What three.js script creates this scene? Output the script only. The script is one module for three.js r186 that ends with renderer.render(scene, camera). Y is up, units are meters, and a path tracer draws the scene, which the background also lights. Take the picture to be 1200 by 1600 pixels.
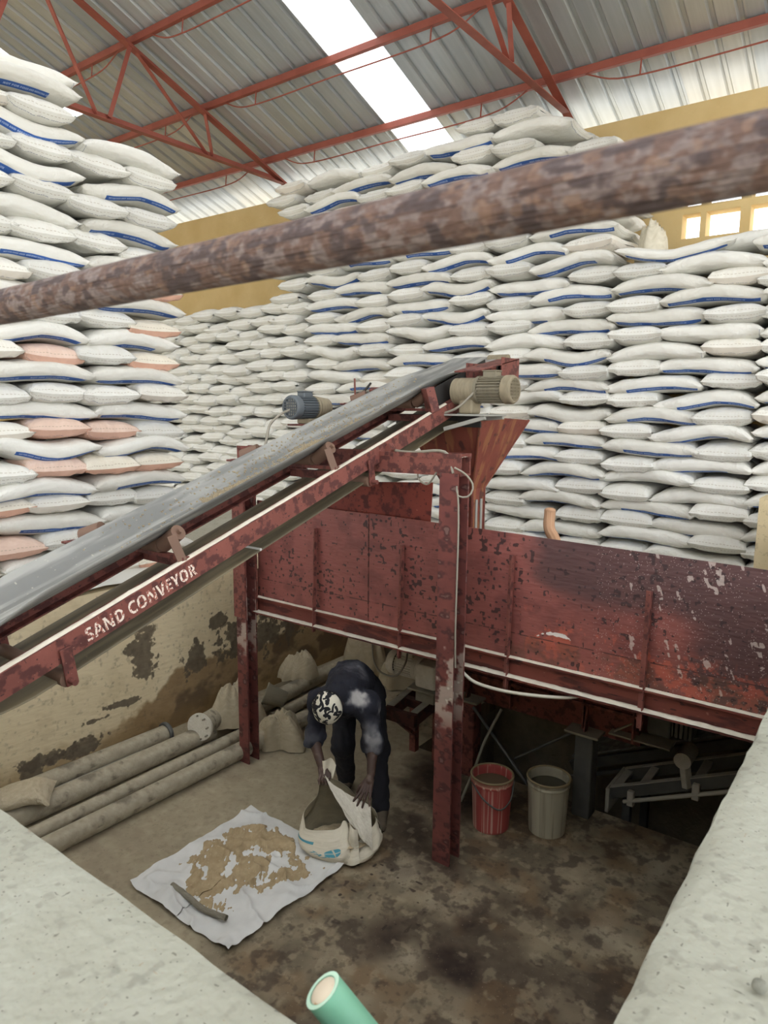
import * as THREE from 'three';
import { mergeGeometries, mergeVertices, toCreasedNormals } from 'three/addons/utils/BufferGeometryUtils.js';
import { RoundedBoxGeometry } from 'three/addons/geometries/RoundedBoxGeometry.js';
import { MarchingCubes } from 'three/addons/objects/MarchingCubes.js';
import { FontLoader } from 'three/addons/loaders/FontLoader.js';
import { TextGeometry } from 'three/addons/geometries/TextGeometry.js';

// ---------------------------------------------------------------- camera, sky, sun, exposure
// World: x runs along the back wall, -z runs towards it, y is up, the pit floor is y = 0.
const scene = new THREE.Scene();
const D2R = Math.PI / 180;
const camera = new THREE.PerspectiveCamera(2 * Math.atan(800 / 1100) / D2R, 1200 / 1600, 0.05, 200);
camera.position.set(0, 3.0, 0);
camera.rotation.set(-8.5 * D2R, 36.7 * D2R, 0.5 * D2R, 'YXZ');
camera.focus = 5.0;
camera.userData.fStop = 7;
scene.add(camera);

scene.background = new THREE.Color().setRGB(0.95, 0.975, 1.01);   // bright overcast sky
scene.backgroundIntensity = 3.4;
const sun = new THREE.DirectionalLight(0xfffaf2, 3.0);          // hazy, high, behind the building: it only reaches the roof
sun.position.set(-6, 30, -16);
sun.target.position.set(-5, 0, -4);
sun.castShadow = true;
sun.shadow.radius = 12;
sun.shadow.mapSize.set(2048, 2048);
Object.assign(sun.shadow.camera, { left: -20, right: 20, top: 20, bottom: -20, near: 1, far: 80 });
scene.add(sun, sun.target);

const renderer = new THREE.WebGLRenderer({ antialias: true });
renderer.toneMapping = THREE.LinearToneMapping;
renderer.toneMappingExposure = 1.25;
renderer.shadowMap.enabled = true;

// ---------------------------------------------------------------- helpers
const V = (x, y, z) => new THREE.Vector3(x, y, z);
function rng(seed) { let a = seed >>> 0; return () => { a = (a + 0x6d2b79f5) | 0; let t = Math.imul(a ^ (a >>> 15), 1 | a); t = (t + Math.imul(t ^ (t >>> 7), 61 | t)) ^ t; return ((t ^ (t >>> 14)) >>> 0) / 4294967296; }; }
const hash = (x, y, s) => { let h = Math.imul(x, 374761393) ^ Math.imul(y, 668265263) ^ Math.imul(s, 2147483629); h = Math.imul(h ^ (h >>> 13), 1274126177); return ((h ^ (h >>> 16)) >>> 0) / 4294967296; };
const sm = (t) => t * t * (3 - 2 * t);
const clamp = (x, a = 0, b = 1) => Math.min(b, Math.max(a, x));
const step = (a, b, x) => sm(clamp((x - a) / (b - a)));
const mix = (a, b, t) => a + (b - a) * t;
const mix3 = (a, b, t) => [mix(a[0], b[0], t), mix(a[1], b[1], t), mix(a[2], b[2], t)];
function vn(x, y, s = 0, per = 0) {
  let xi = Math.floor(x), yi = Math.floor(y); const fx = sm(x - xi), fy = sm(y - yi);
  let x1 = xi + 1, y1 = yi + 1;
  if (per) { const m = (v) => ((v % per) + per) % per; xi = m(xi); x1 = m(x1); yi = m(yi); y1 = m(y1); }
  return mix(mix(hash(xi, yi, s), hash(x1, yi, s), fx), mix(hash(xi, y1, s), hash(x1, y1, s), fx), fy);
}
function fbm(x, y, o = 4, s = 0, per = 0) { let a = 0.5, r = 0, n = 0; for (let i = 0; i < o; i++) { r += a * vn(x, y, s + i * 17, per); n += a; x *= 2; y *= 2; per *= 2; a *= 0.5; } return r / n; }
function vn3(x, y, z, s = 0) { const zi = Math.floor(z), f = sm(z - zi); return mix(vn(x, y, s + zi * 131), vn(x, y, s + (zi + 1) * 131), f); }
function fbm3(x, y, z, o = 3, s = 0) { let a = 0.5, r = 0, n = 0; for (let i = 0; i < o; i++) { r += a * vn3(x, y, z, s + i * 7919); n += a; x *= 2; y *= 2; z *= 2; a *= 0.5; } return r / n; }

function texture(w, h, fn, srgb = true) {
  const d = new Uint8Array(w * h * 4);
  for (let j = 0, k = 0; j < h; j++) for (let i = 0; i < w; i++, k += 4) {
    const c = fn((i + 0.5) / w, (j + 0.5) / h);
    if (typeof c === 'number') d[k] = d[k + 1] = d[k + 2] = clamp(c) * 255; else { d[k] = clamp(c[0], 0, 255); d[k + 1] = clamp(c[1], 0, 255); d[k + 2] = clamp(c[2], 0, 255); }
    d[k + 3] = 255;
  }
  const t = new THREE.DataTexture(d, w, h, THREE.RGBAFormat);
  t.wrapS = t.wrapT = THREE.RepeatWrapping; t.magFilter = THREE.LinearFilter; t.minFilter = THREE.LinearMipmapLinearFilter; t.generateMipmaps = true;
  if (srgb) t.colorSpace = THREE.SRGBColorSpace;
  t.needsUpdate = true; return t;
}
function canvasTexture(w, h, draw) {
  const c = document.createElement('canvas'); c.width = w; c.height = h; draw(c.getContext('2d'), w, h);
  const t = new THREE.CanvasTexture(c); t.colorSpace = THREE.SRGBColorSpace; t.wrapS = t.wrapT = THREE.RepeatWrapping; return t;
}
const mat = (o) => new THREE.MeshStandardMaterial({ roughness: 0.85, metalness: 0, side: THREE.DoubleSide, ...o });

// geometry helpers: uv in metres by the way a face points
function uvMetres(g, scale = 1, ox = 0, oy = 0) {
  g = g.index ? g.toNonIndexed() : g;
  if (!g.attributes.normal) g.computeVertexNormals();
  const p = g.attributes.position, n = g.attributes.normal, uv = new Float32Array(p.count * 2), a = V(0, 0, 0), b = V(0, 0, 0), c = V(0, 0, 0);
  for (let i = 0; i < p.count; i += 3) {
    a.fromBufferAttribute(p, i); b.fromBufferAttribute(p, i + 1); c.fromBufferAttribute(p, i + 2);
    const f = b.clone().sub(a).cross(c.clone().sub(a)); const ax = Math.abs(f.x), ay = Math.abs(f.y), az = Math.abs(f.z);
    [a, b, c].forEach((q, k) => {
      const [u, v] = ay >= ax && ay >= az ? [q.x, q.z] : ax >= az ? [q.z, q.y] : [q.x, q.y];
      uv[(i + k) * 2] = (u + ox) * scale; uv[(i + k) * 2 + 1] = (v + oy) * scale;
    });
  }
  g.setAttribute('uv', new THREE.BufferAttribute(uv, 2)); return g;
}
const strip = (g) => { g = g.index ? g.toNonIndexed() : g; if (!g.attributes.uv) uvMetres(g); for (const k of Object.keys(g.attributes)) if (!['position', 'normal', 'uv'].includes(k)) g.deleteAttribute(k); return g; };
const merge = (list) => list.length === 1 ? strip(list[0]) : mergeGeometries(list.map(strip));
function box(w, h, d, x = 0, y = 0, z = 0, r = 0, rot) {
  let g = r ? new RoundedBoxGeometry(w, h, d, 1, Math.min(r, w * 0.49, h * 0.49, d * 0.49)) : new THREE.BoxGeometry(w, h, d);
  g = uvMetres(g);
  if (rot) g.rotateX(rot[0]).rotateY(rot[1]).rotateZ(rot[2]);
  return g.translate(x, y, z);
}
const boxAt = (x0, x1, y0, y1, z0, z1, r = 0) => box(x1 - x0, y1 - y0, z1 - z0, (x0 + x1) / 2, (y0 + y1) / 2, (z0 + z1) / 2, r);
function frameTo(g, a, b, up = V(0, 1, 0)) {          // g built along +z from 0 to length, carried to a -> b
  const dir = b.clone().sub(a).normalize(); let x = up.clone().cross(dir); if (x.lengthSq() < 1e-6) x = V(1, 0, 0); x.normalize();
  const y = dir.clone().cross(x); const m = new THREE.Matrix4().makeBasis(x, y, dir).setPosition(a); return g.applyMatrix4(m);
}
const bar = (a, b, w, h, r = 0, up) => { const L = a.distanceTo(b); return frameTo(box(w, h, L, 0, 0, L / 2, r), a, b, up); };
function rod(a, b, r0, r1 = r0, seg = 14, open = false) { const L = a.distanceTo(b); return frameTo(new THREE.CylinderGeometry(r1, r0, L, seg, 1, open).rotateX(Math.PI / 2).translate(0, 0, L / 2), a, b); }
const tube = (pts, r, n = 40, seg = 8) => new THREE.TubeGeometry(new THREE.CatmullRomCurve3(pts), n, r, seg, false);
function section(shapePts, a, b, up) {               // a rolled section (outline in x,y) swept straight from a to b
  const L = a.distanceTo(b), s = new THREE.Shape(shapePts.map(([x, y]) => new THREE.Vector2(x, y)));
  const g = uvMetres(new THREE.ExtrudeGeometry(s, { depth: L, bevelEnabled: false })); return frameTo(g, a, b, up);
}
const cSection = (w, h, t) => [[0, 0], [w, 0], [w, t], [t, t], [t, h - t], [w, h - t], [w, h], [0, h]];
const lathe = (pts, seg = 32) => new THREE.LatheGeometry(pts.map(([x, y]) => new THREE.Vector2(x, y)), seg);
function grid(nu, nv, fn, closedU = false) {          // fn(u, v) -> [x, y, z]; uv as given or [u, v]
  const pos = [], uv = [], idx = [];
  for (let j = 0; j <= nv; j++) for (let i = 0; i <= nu; i++) { const q = fn(i / nu, j / nv, i, j); pos.push(q[0], q[1], q[2]); uv.push(q[3] ?? i / nu, q[4] ?? j / nv); }
  for (let j = 0; j < nv; j++) for (let i = 0; i < nu; i++) { const a = j * (nu + 1) + i, b = a + 1, c = a + nu + 1, d = c + 1; idx.push(a, b, d, a, d, c); }
  const g = new THREE.BufferGeometry(); g.setAttribute('position', new THREE.Float32BufferAttribute(pos, 3)); g.setAttribute('uv', new THREE.Float32BufferAttribute(uv, 2)); g.setIndex(idx); g.computeVertexNormals();
  if (closedU) { const n = g.attributes.normal; for (let j = 0; j <= nv; j++) { const a = j * (nu + 1), b = a + nu; const x = n.getX(a) + n.getX(b), y = n.getY(a) + n.getY(b), z = n.getZ(a) + n.getZ(b), l = Math.hypot(x, y, z) || 1; n.setXYZ(a, x / l, y / l, z / l); n.setXYZ(b, x / l, y / l, z / l); } }
  return g;
}
function displace(g, fn) { const p = g.attributes.position, q = V(0, 0, 0); for (let i = 0; i < p.count; i++) { q.fromBufferAttribute(p, i); fn(q); p.setXYZ(i, q.x, q.y, q.z); } g.computeVertexNormals(); return g; }
function roughBox(x0, x1, y0, y1, z0, z1, cell, amp, freq, seed, round = 0.02) {      // hand-trowelled masonry: uneven faces, worn edges
  const w = x1 - x0, h = y1 - y0, d = z1 - z0, n = (l) => Math.max(1, Math.min(160, Math.round(l / cell)));
  let g = new THREE.BoxGeometry(w, h, d, n(w), n(h), n(d)).translate((x0 + x1) / 2, (y0 + y1) / 2, (z0 + z1) / 2);
  g.deleteAttribute('uv'); g.deleteAttribute('normal'); g = mergeVertices(g, 1e-4);
  const lo = V(x0, y0, z0), hi = V(x1, y1, z1), ks = ['x', 'y', 'z'];
  displace(g, (q) => {
    const o = q.clone(); let near = 0; for (const k of ks) if (Math.min(Math.abs(o[k] - lo[k]), Math.abs(o[k] - hi[k])) < round) near++;
    ks.forEach((k, i) => { q[k] += (fbm3(o.x * freq + i * 31, o.y * freq, o.z * freq, 4, seed) - 0.5) * amp * 2; });
    if (near >= 2) { const c = 0.35 + 0.9 * fbm3(o.x * freq * 1.5, o.y * freq * 1.5, o.z * freq * 1.5, 2, seed + 5); for (const k of ks) { if (Math.abs(o[k] - lo[k]) < round) q[k] += round * c * 0.6; if (Math.abs(o[k] - hi[k]) < round) q[k] -= round * c * 0.6; } }
  });
  return uvMetres(toCreasedNormals(g, 0.9));
}

// scene helpers
const taken = new Map();
function numbered(name) { const k = taken.get(name) ?? 0; taken.set(name, k + 1); return k ? `${name}_${String(k).padStart(3, '0')}` : name; }
function shadows(o) { o.traverse((c) => { if (c.isMesh) c.castShadow = c.receiveShadow = true; }); return o; }
function thing(name, label, category, group, pos) {
  const o = new THREE.Group(); o.name = numbered(name); o.userData = { label, category }; if (group) o.userData.group = group;
  if (pos) o.position.copy(pos); scene.add(o); return o;
}
function part(parent, name, geo, material, label) {
  const m = new THREE.Mesh(Array.isArray(geo) ? merge(geo) : geo, material); m.name = name; m.castShadow = m.receiveShadow = true;
  if (label) m.userData.label = label; parent.add(m); return m;
}
function single(name, geo, material, label, category, group) { const m = part(scene, numbered(name), geo, material); m.userData = { label, category }; if (group) m.userData.group = group; return m; }
function structure(name, geo, material, label, category) { const m = part(scene, numbered(name), geo, material); m.userData = { kind: 'structure', label, category }; return m; }
function structureGroup(name, label, category) { const o = new THREE.Group(); o.name = numbered(name); o.userData = { kind: 'structure', label, category }; scene.add(o); return o; }

// ---------------------------------------------------------------- textures and materials
const T = {};
T.bumpFine = texture(512, 512, (u, v) => fbm(u * 64, v * 64, 4, 3, 64), false);
T.concrete = texture(1024, 1024, (u, v) => {           // whitewashed, dusty cement; one metre a repeat
  const a = fbm(u * 6, v * 6, 5, 11, 6), b = fbm(u * 40, v * 40, 3, 12, 40), c = vn(u * 150, v * 150, 13, 150);
  let col = mix3([214, 209, 192], [233, 230, 216], a); col = mix3(col, [188, 183, 170], step(0.62, 0.78, b) * 0.55);
  if (c > 0.93) col = mix3(col, [128, 122, 112], 0.6);
  if (c < 0.03) col = mix3(col, [206, 170, 138], 0.5);
  return col;
});
T.rust = texture(1024, 1024, (u, v) => {               // red oxide paint gone dull, with pits
  const a = fbm(u * 5, v * 5, 5, 21, 5), b = fbm(u * 22, v * 22, 4, 22, 22), c = vn(u * 90, v * 90, 23, 90);
  let col = mix3([106, 58, 50], [138, 80, 69], a); col = mix3(col, [72, 36, 33], step(0.52, 0.7, b) * 0.8);
  if (c > 0.9) col = mix3(col, [46, 28, 27], 0.7);
  if (c < 0.035) col = mix3(col, [176, 150, 132], 0.6);
  return col;
});
T.roofRed = texture(256, 256, (u, v) => mix3([134, 68, 56], [160, 88, 72], fbm(u * 8, v * 8, 4, 31, 8)));
T.galv = texture(1024, 1024, (u, v) => {               // dull galvanised sheet, faint streaks down the slope
  const a = fbm(u * 40, v * 3, 4, 41), b = fbm(u * 7, v * 7, 4, 42, 7);
  return mix3([178, 182, 184], [210, 214, 216], 0.55 * a + 0.45 * b);
});
T.belt = texture(512, 2048, (u, v) => {               // worn black rubber, grey with dust, streaked along its run (v)
  const a = fbm(u * 22, v * 30, 4, 51), b = fbm(u * 5, v * 110, 4, 52), c = vn(u * 90, v * 1800, 53);
  let col = mix3([110, 110, 106], [160, 159, 152], step(0.35, 0.7, a)); col = mix3(col, [128, 128, 126], b * 0.5);
  if (c > 0.965) col = mix3(col, [196, 188, 168], 0.7);
  return col;
});
T.sand = texture(512, 512, (u, v) => { const a = fbm(u * 30, v * 30, 3, 61, 30), c = vn(u * 128, v * 128, 62, 128); return mix3(mix3([170, 152, 122], [198, 182, 152], a), [216, 204, 178], step(0.8, 1, c) * 0.6); });
T.dusty = texture(512, 512, (u, v) => mix3([126, 122, 110], [164, 158, 142], fbm(u * 12, v * 12, 4, 71, 12)));
T.lime = texture(512, 512, (u, v) => mix3([200, 192, 174], [226, 219, 204], fbm(u * 30, v * 30, 4, 63, 30)));
T.galvDark = texture(256, 256, (u, v) => mix3([78, 78, 76], [110, 109, 104], fbm(u * 10, v * 10, 4, 73, 10)));

const M = {
  concrete: mat({ map: T.concrete, color: 0xb6b9b6, bumpMap: T.bumpFine, bumpScale: 0.004, roughness: 0.95 }),
  rust: mat({ map: T.rust, bumpMap: T.bumpFine, bumpScale: 0.0015, roughness: 0.72 }),
  roofRed: mat({ map: T.roofRed, roughness: 0.6 }),
  galv: mat({ map: T.galv, roughness: 0.42, metalness: 0.45 }),
  belt: mat({ map: T.belt, roughness: 0.5 }),
  lime: mat({ map: T.lime, roughness: 1, bumpMap: T.bumpFine, bumpScale: 0.002 }),
  sand: mat({ map: T.sand, roughness: 1, bumpMap: T.bumpFine, bumpScale: 0.003 }),
  dusty: mat({ map: T.dusty, roughness: 0.95, bumpMap: T.bumpFine, bumpScale: 0.002 }),
  darkSteel: mat({ map: T.galvDark, roughness: 0.7, metalness: 0.3 }),
  blackSteel: mat({ color: 0x2b2927, roughness: 0.7 }),
  brownRoller: mat({ color: 0x6f5546, roughness: 0.65 }),
  greyPaint: mat({ color: 0x9b9a92, roughness: 0.6, bumpMap: T.bumpFine, bumpScale: 0.001 }),
  motorDark: mat({ color: 0x565c60, roughness: 0.5 }),
  motorDust: mat({ map: T.dusty, color: 0xf2e8d6, roughness: 0.8 }),
  cable: mat({ color: 0x8f897b, roughness: 0.7 }),
  blackCable: mat({ color: 0x2a2624, roughness: 0.7 }),
  whiteCable: mat({ color: 0xcfcabc, roughness: 0.7 }),
  cement: mat({ map: T.dusty, color: 0xe6dfd2, roughness: 0.95, bumpMap: T.bumpFine, bumpScale: 0.003 }),
  steelRod: mat({ color: 0xc9c9c4, roughness: 0.5, metalness: 0.3 }),
};

// ---------------------------------------------------------------- the pit
const blot = (x, z, cx, cz, r, n) => clamp(1.15 - Math.hypot(x - cx, z - cz) / r + (n - 0.5) * 1.5);
T.floor = texture(1536, 1536, (u, v) => {
  const x = -5.3 + u * 5.03, z = -6.4 + v * 5.8;
  const a = fbm(x * 1.6, z * 1.6, 5, 101), b = fbm(x * 6, z * 6, 4, 102), c = fbm(x * 24, z * 24, 3, 103), g = vn(x * 170, z * 170, 104);
  let col = mix3([146, 134, 110], [174, 161, 135], b * 0.6 + a * 0.4);                         // dry sandy dust
  col = mix3(col, [142, 127, 106], step(0.5, 0.75, fbm(x * 3 + z, z * 9, 4, 108)) * 0.45);
  const edge = -2.78 - 0.16 * clamp((-z - 3.6) * 2.2, 0, 4) + (a - 0.5) * 1.1 + (b - 0.5) * 0.45;
  const wet = step(edge - 0.22, edge + 0.3, x);
  let w = mix3([102, 91, 73], [140, 126, 102], step(0.3, 0.75, b)); w = mix3(w, [70, 58, 45], step(0.45, 0.68, a) * 0.75);
  w = mix3(w, [166, 150, 124], step(0.55, 0.78, fbm(x * 2.6, z * 2.6, 4, 107)) * 0.55);
  w = mix3(w, [104, 76, 48], step(0.56, 0.72, fbm(x * 3.4, z * 3.4, 3, 109)) * 0.5);
  col = mix3(col, w, wet * 0.94);
  for (const [cx, cz, r] of [[-2.1, -2.92, 0.2], [-1.8, -3.3, 0.13], [-1.77, -3.0, 0.16], [-1.63, -2.96, 0.12], [-2.6, -3.83, 0.26], [-2.89, -4.62, 0.3], [-2.6, -4.36, 0.34], [-2.4, -3.46, 0.12], [-2.3, -3.7, 0.24]]) col = mix3(col, [42, 29, 21], blot(x, z, cx, cz, r, b) * 0.8);
  for (const [cx, cz, r] of [[-1.06, -4.49, 0.2], [-1.1, -3.74, 0.22], [-2.33, -3.44, 0.17], [-2.71, -5.1, 0.25], [-1.5, -4.86, 0.14], [-1.94, -4.9, 0.2], [-2.07, -3.41, 0.16], [-1.94, -2.87, 0.1]]) col = mix3(col, [178, 166, 142], blot(x, z, cx, cz, r, fbm(x * 5, z * 5, 3, 110)) * 0.6);
  const dr = vn(x * 26, z * 26, 111); if (dr > 0.86 && Math.hypot(x + 2.42, z + 3.15) < 0.36 + (a - 0.5) * 0.4) col = mix3(col, [50, 38, 29], step(0.86, 0.92, dr) * 0.8);
  const fi = fbm(x * 34, z * 34, 4, 112), st = fbm(x * 11 + 5, z * 11, 4, 113);
  col = mix3(col, [58, 47, 37], step(0.56, 0.7, st) * wet * 0.55); col = mix3(col, [160, 147, 122], step(0.58, 0.72, fbm(x * 13, z * 13 + 40, 4, 114)) * (0.18 + 0.3 * wet)); col = mix3(col, [76, 64, 50], step(0.58, 0.75, fi) * (0.12 + 0.3 * wet));
  if (g > 0.955) col = mix3(col, [176, 164, 140], 0.5);
  if (g < 0.04) col = mix3(col, [50, 40, 32], 0.4);
  return mix3(col, [120, 106, 86], (c - 0.5) * 0.5);
});
const floorUv = (g) => { const p = g.attributes.position, uv = g.attributes.uv; for (let i = 0; i < p.count; i++) uv.setXY(i, (p.getX(i) + 5.3) / 5.03, (p.getZ(i) + 6.4) / 5.8); return g; };
structure('floor', [floorUv(boxAt(-5.4, -0.2, -0.16, 0, -4.92, -0.5)), floorUv(boxAt(-5.4, -3.27, -0.16, 0, -6.5, -4.92))],
  mat({ map: T.floor, roughness: 0.7, bumpMap: T.bumpFine, bumpScale: 0.003 }), 'stained cement pit floor, dusty on the left, damp on the right', 'floor');
structure('floor_sump', boxAt(-3.6, 0.08, -1.5, -1.4, -6.6, -4.7), M.cement, 'cement bottom of the deeper sump', 'floor');
structure('wall_sump', [boxAt(-3.37, -3.27, -1.4, -0.16, -6.4, -4.92), boxAt(-3.27, -0.27, -1.4, -0.16, -4.92, -4.82)], M.cement, 'cement sides of the sump below the tank', 'wall');

T.ochre = texture(1536, 400, (u, v) => {               // limewashed plaster with damp and fallen patches, laid out along the wall
  const z = -6.4 + u * 5.8, y = v * 1.46;
  const a = fbm(z * 2, y * 2, 5, 121), b = fbm(z * 8, y * 8, 4, 122), c = fbm(z * 30, y * 30, 3, 123);
  let col = mix3([216, 198, 160], [232, 217, 182], a); col = mix3(col, [198, 180, 144], step(0.55, 0.8, b) * 0.4);
  const line = mix(0.26, 0.62, step(-3.1, -4.2, z)) + (a - 0.5) * 0.34 + (b - 0.5) * 0.2;                 // the edge of the damp
  const damp = step(line + 0.015, line - 0.05, y) * step(-2.9, -3.5, z);
  let d = mix3([130, 104, 72], [166, 140, 102], b); d = mix3(d, [84, 66, 48], step(0.46, 0.6, fbm(z * 3.2, y * 4.5, 4, 125)) * 0.75);
  col = mix3(col, d, damp * 0.92);
  col = mix3(col, [140, 112, 70], step(0.3, 0.05, y + (b - 0.5) * 0.25) * 0.55);
  for (const [cz, cy, rz, ry] of [[-3.56, 0.82, 0.12, 0.2], [-4.4, 0.92, 0.1, 0.06], [-4.6, 0.72, 0.16, 0.12], [-2.62, 0.2, 0.2, 0.06], [-2.86, 0.16, 0.22, 0.06], [-2.5, 0.12, 0.1, 0.1], [-4.1, 0.6, 0.16, 0.12], [-5.2, 0.85, 0.3, 0.14], [-4.7, 0.95, 0.06, 0.05], [-3.3, 0.42, 0.16, 0.025], [-3.1, 0.36, 0.12, 0.02], [-5.0, 0.6, 0.4, 0.16]]) {
    const q = 1.2 - Math.hypot((z - cz) / rz, (y - cy) / ry) + (b - 0.5) * 2.2 + (c - 0.5);
    if (q > 0.1) col = mix3(col, mix3([112, 100, 82], [86, 76, 62], c), clamp(q * 4) * 0.85);
  }
  return mix3(col, [90, 80, 64], clamp(c - 0.62) * 1.2);
});
{
  const g = roughBox(-5.5, -5.3, -0.1, 1.46, -6.4, -0.635, 0.07, 0.006, 2.2, 7, 0.01), p = g.attributes.position, uv = g.attributes.uv;
  for (let i = 0; i < p.count; i++) uv.setXY(i, (p.getZ(i) + 6.4) / 5.8, p.getY(i) / 1.46);
  structure('wall_left', g, mat({ map: T.ochre, bumpMap: T.bumpFine, bumpScale: 0.003, roughness: 0.95 }), 'ochre plastered pit wall with damp brown patches', 'wall');
}
structure('wall_pit_back', roughBox(-5.5, 0.08, -1.4, 1.42, -6.6, -6.4, 0.12, 0.01, 3, 8), M.cement, 'plain cement wall at the back of the pit', 'wall');
structure('wall_front', roughBox(-5.5, -0.2, 0, 2.15, -0.635, -0.27, 0.028, 0.0035, 7, 9, 0.012), M.concrete, 'whitewashed cement parapet top in the near left corner', 'wall');
structure('wall_right', roughBox(-0.267, 0.1, -1.4, 2.15, -6.6, -0.27, 0.036, 0.013, 6, 10, 0.02), M.concrete, 'rough chipped whitewashed parapet top on the right', 'wall');
structure('floor_upper', [boxAt(-17, -5.5, 1.25, 1.45, -8.7, 9), boxAt(-5.5, 8, 1.25, 1.45, -8.7, -6.6), boxAt(0.1, 8, 1.25, 1.45, -6.6, 9), boxAt(-5.5, 0.1, 1.25, 1.45, -0.27, 9)], mat({ map: T.concrete, color: 0xc4c3be, roughness: 0.95 }), 'dusty cement warehouse floor above the pit', 'floor');
structure('floor_yard', boxAt(-90, 90, 0.9, 1.2, -90, -8.8), mat({ color: 0xc2c0ba, roughness: 1 }), 'pale earth yard outside the back wall', 'ground');
structure('floor_forecourt', boxAt(-90, 90, 0.9, 1.2, 9, 90), mat({ color: 0xc2c0ba, roughness: 1 }), 'pale earth yard outside the open side', 'ground');
structure('floor_side_yard', boxAt(8, 90, 0.9, 1.2, -8.8, 9), mat({ color: 0xc2c0ba, roughness: 1 }), 'pale earth yard outside the open end', 'ground');

// ---------------------------------------------------------------- the shed: back wall, end wall, roof
T.yellow = texture(512, 512, (u, v) => mix3([200, 172, 116], [218, 194, 142], fbm(u * 6, v * 6, 5, 131, 6)));
M.yellow = mat({ map: T.yellow, bumpMap: T.bumpFine, bumpScale: 0.003, roughness: 0.95 });
const roofY = (z) => z < 0.3 ? 6.45 + 0.36 * (z + 9) : 6.45 + 0.36 * 9.3 - 0.36 * (z - 0.3);
{
  const s = new THREE.Shape([[-17, 1.2], [8, 1.2], [8, 6.297], [-17, 6.297]].map(([x, y]) => new THREE.Vector2(x, y)));
  const rows = [[4.885, 5.145], [5.225, 5.5]];
  for (const [y0, y1] of rows) for (const [x0, x1] of [[-2.29, -2.1], [-2.04, -1.7], [-1.6, -1.24], [-1.14, -0.8], [-0.7, -0.36], [-7.9, -7.56], [-8.3, -7.96], [-12.4, -12.06], [-12.8, -12.46]])
    s.holes.push(new THREE.Path([[x0, y0], [x0, y1], [x1, y1], [x1, y0]].map(([x, y]) => new THREE.Vector2(x, y))));
  structure('wall_back', uvMetres(new THREE.ExtrudeGeometry(s, { depth: 0.2, bevelEnabled: false }), 0.5).translate(0, 0, -8.8), M.yellow, 'cream yellow plastered back wall below the roof', 'wall');
}
structure('wall_end', boxAt(-17.2, -17, 1.2, 9.6, -8.8, 9.2), M.yellow, 'cream yellow end wall behind the left stack', 'wall');
structure('trim_pillar', roughBox(-0.995, -0.6, 1.45, 2.26, -7.02, -6.66, 0.1, 0.006, 4, 12, 0.01), mat({ map: T.concrete, color: 0xf3e4c4 }), 'short beige plastered pillar at the right end of the back stack', 'pillar');
structure('wall_added_lintel', boxAt(-17, 8, 4.9, 6.9, 8.02, 8.2), M.yellow, 'added unseen wall narrowing the open side of the shed', 'wall');  // unseen wall added to cut the light from the open side
structure('trim_ring_beam', [boxAt(-17, 8, 6.9, 7.15, 8.0, 8.25), ...[-14.5, -9.5, -4.5, 0.6, 5.6].map((x) => boxAt(x, x + 0.3, 1.45, 6.9, 8.0, 8.25))], M.yellow, 'beam and posts along the open side of the shed', 'beam');

{   // roof sheets, each its own mesh: box-rib profile along x, laid up the slope
  const ceiling = structureGroup('ceiling', 'ribbed galvanised metal roof with translucent skylight strips, some added out of view', 'roof');
  const W = 0.7425, prof = [];
  for (let k = 0; k < 3; k++) { const o = k * W / 3; prof.push([o, 0], [o + 0.155, 0], [o + 0.175, 0.036], [o + 0.21, 0.036], [o + 0.232, 0]); }
  prof.push([W + 0.01, 0]);
  const sheet = (z0, z1, sign) => {
    const L = Math.hypot(z1 - z0, 0.36 * (z1 - z0)), pos = [], uv = [], idx = [];
    for (let j = 0; j <= 1; j++) for (const [x, h] of prof) { const z = j ? z1 : z0; pos.push(x, roofY(z) + 0.055 + h, z); uv.push(x, j * L / 3); }
    const n = prof.length; for (let i = 0; i < n - 1; i++) idx.push(i, i + 1, n + i + 1, i, n + i + 1, n + i);
    const g = new THREE.BufferGeometry(); g.setAttribute('position', new THREE.Float32BufferAttribute(pos, 3)); g.setAttribute('uv', new THREE.Float32BufferAttribute(uv, 2)); g.setIndex(idx);
    return toCreasedNormals(g, 0.1);
  };
  const back = sheet(-9.55, 0.3), front = sheet(0.3, 9.0), backLow = sheet(-9.55, -6.5), backHigh = sheet(-6.5, 0.3), backLower = sheet(-9.55, -3.6), backUpper = sheet(-3.6, 0.3);
  const tones = [0xffffff, 0xeef0f0, 0xf6f3ee, 0xe6e8ea].map((c) => { const m = M.galv.clone(); m.color.set(c); return m; });
  const sky = new THREE.MeshPhysicalMaterial({ color: 0xf4f8fb, roughness: 1, transmission: 0.62, thickness: 0, side: THREE.DoubleSide });
  const r = rng(5);
  for (let k = -15; k <= 19; k++) {
    const x = -6.14 + k * W;
    const clear = [-7, 0, 7, 13].includes(k), addedFrontClear = k % 2 === 0;  // every other front and upper back sheet is clear, added to light the pit
    for (const [g, metal] of k === -7 ? [[backLow, true], [backHigh], [front, true]] : clear ? [[back], [front, !addedFrontClear]] : [[backLower, true], [backUpper, k % 2 !== 0], [front, !addedFrontClear]]) {
      const m = part(ceiling, !metal ? 'skylight_or_added_sheet' : 'roof_sheet', g, !metal ? sky : tones[Math.floor(r() * 4)], !metal ? 'translucent white sheet' : undefined);
      m.position.set(x, (k & 1) * 0.002, 0);
    }
  }
}

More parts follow.
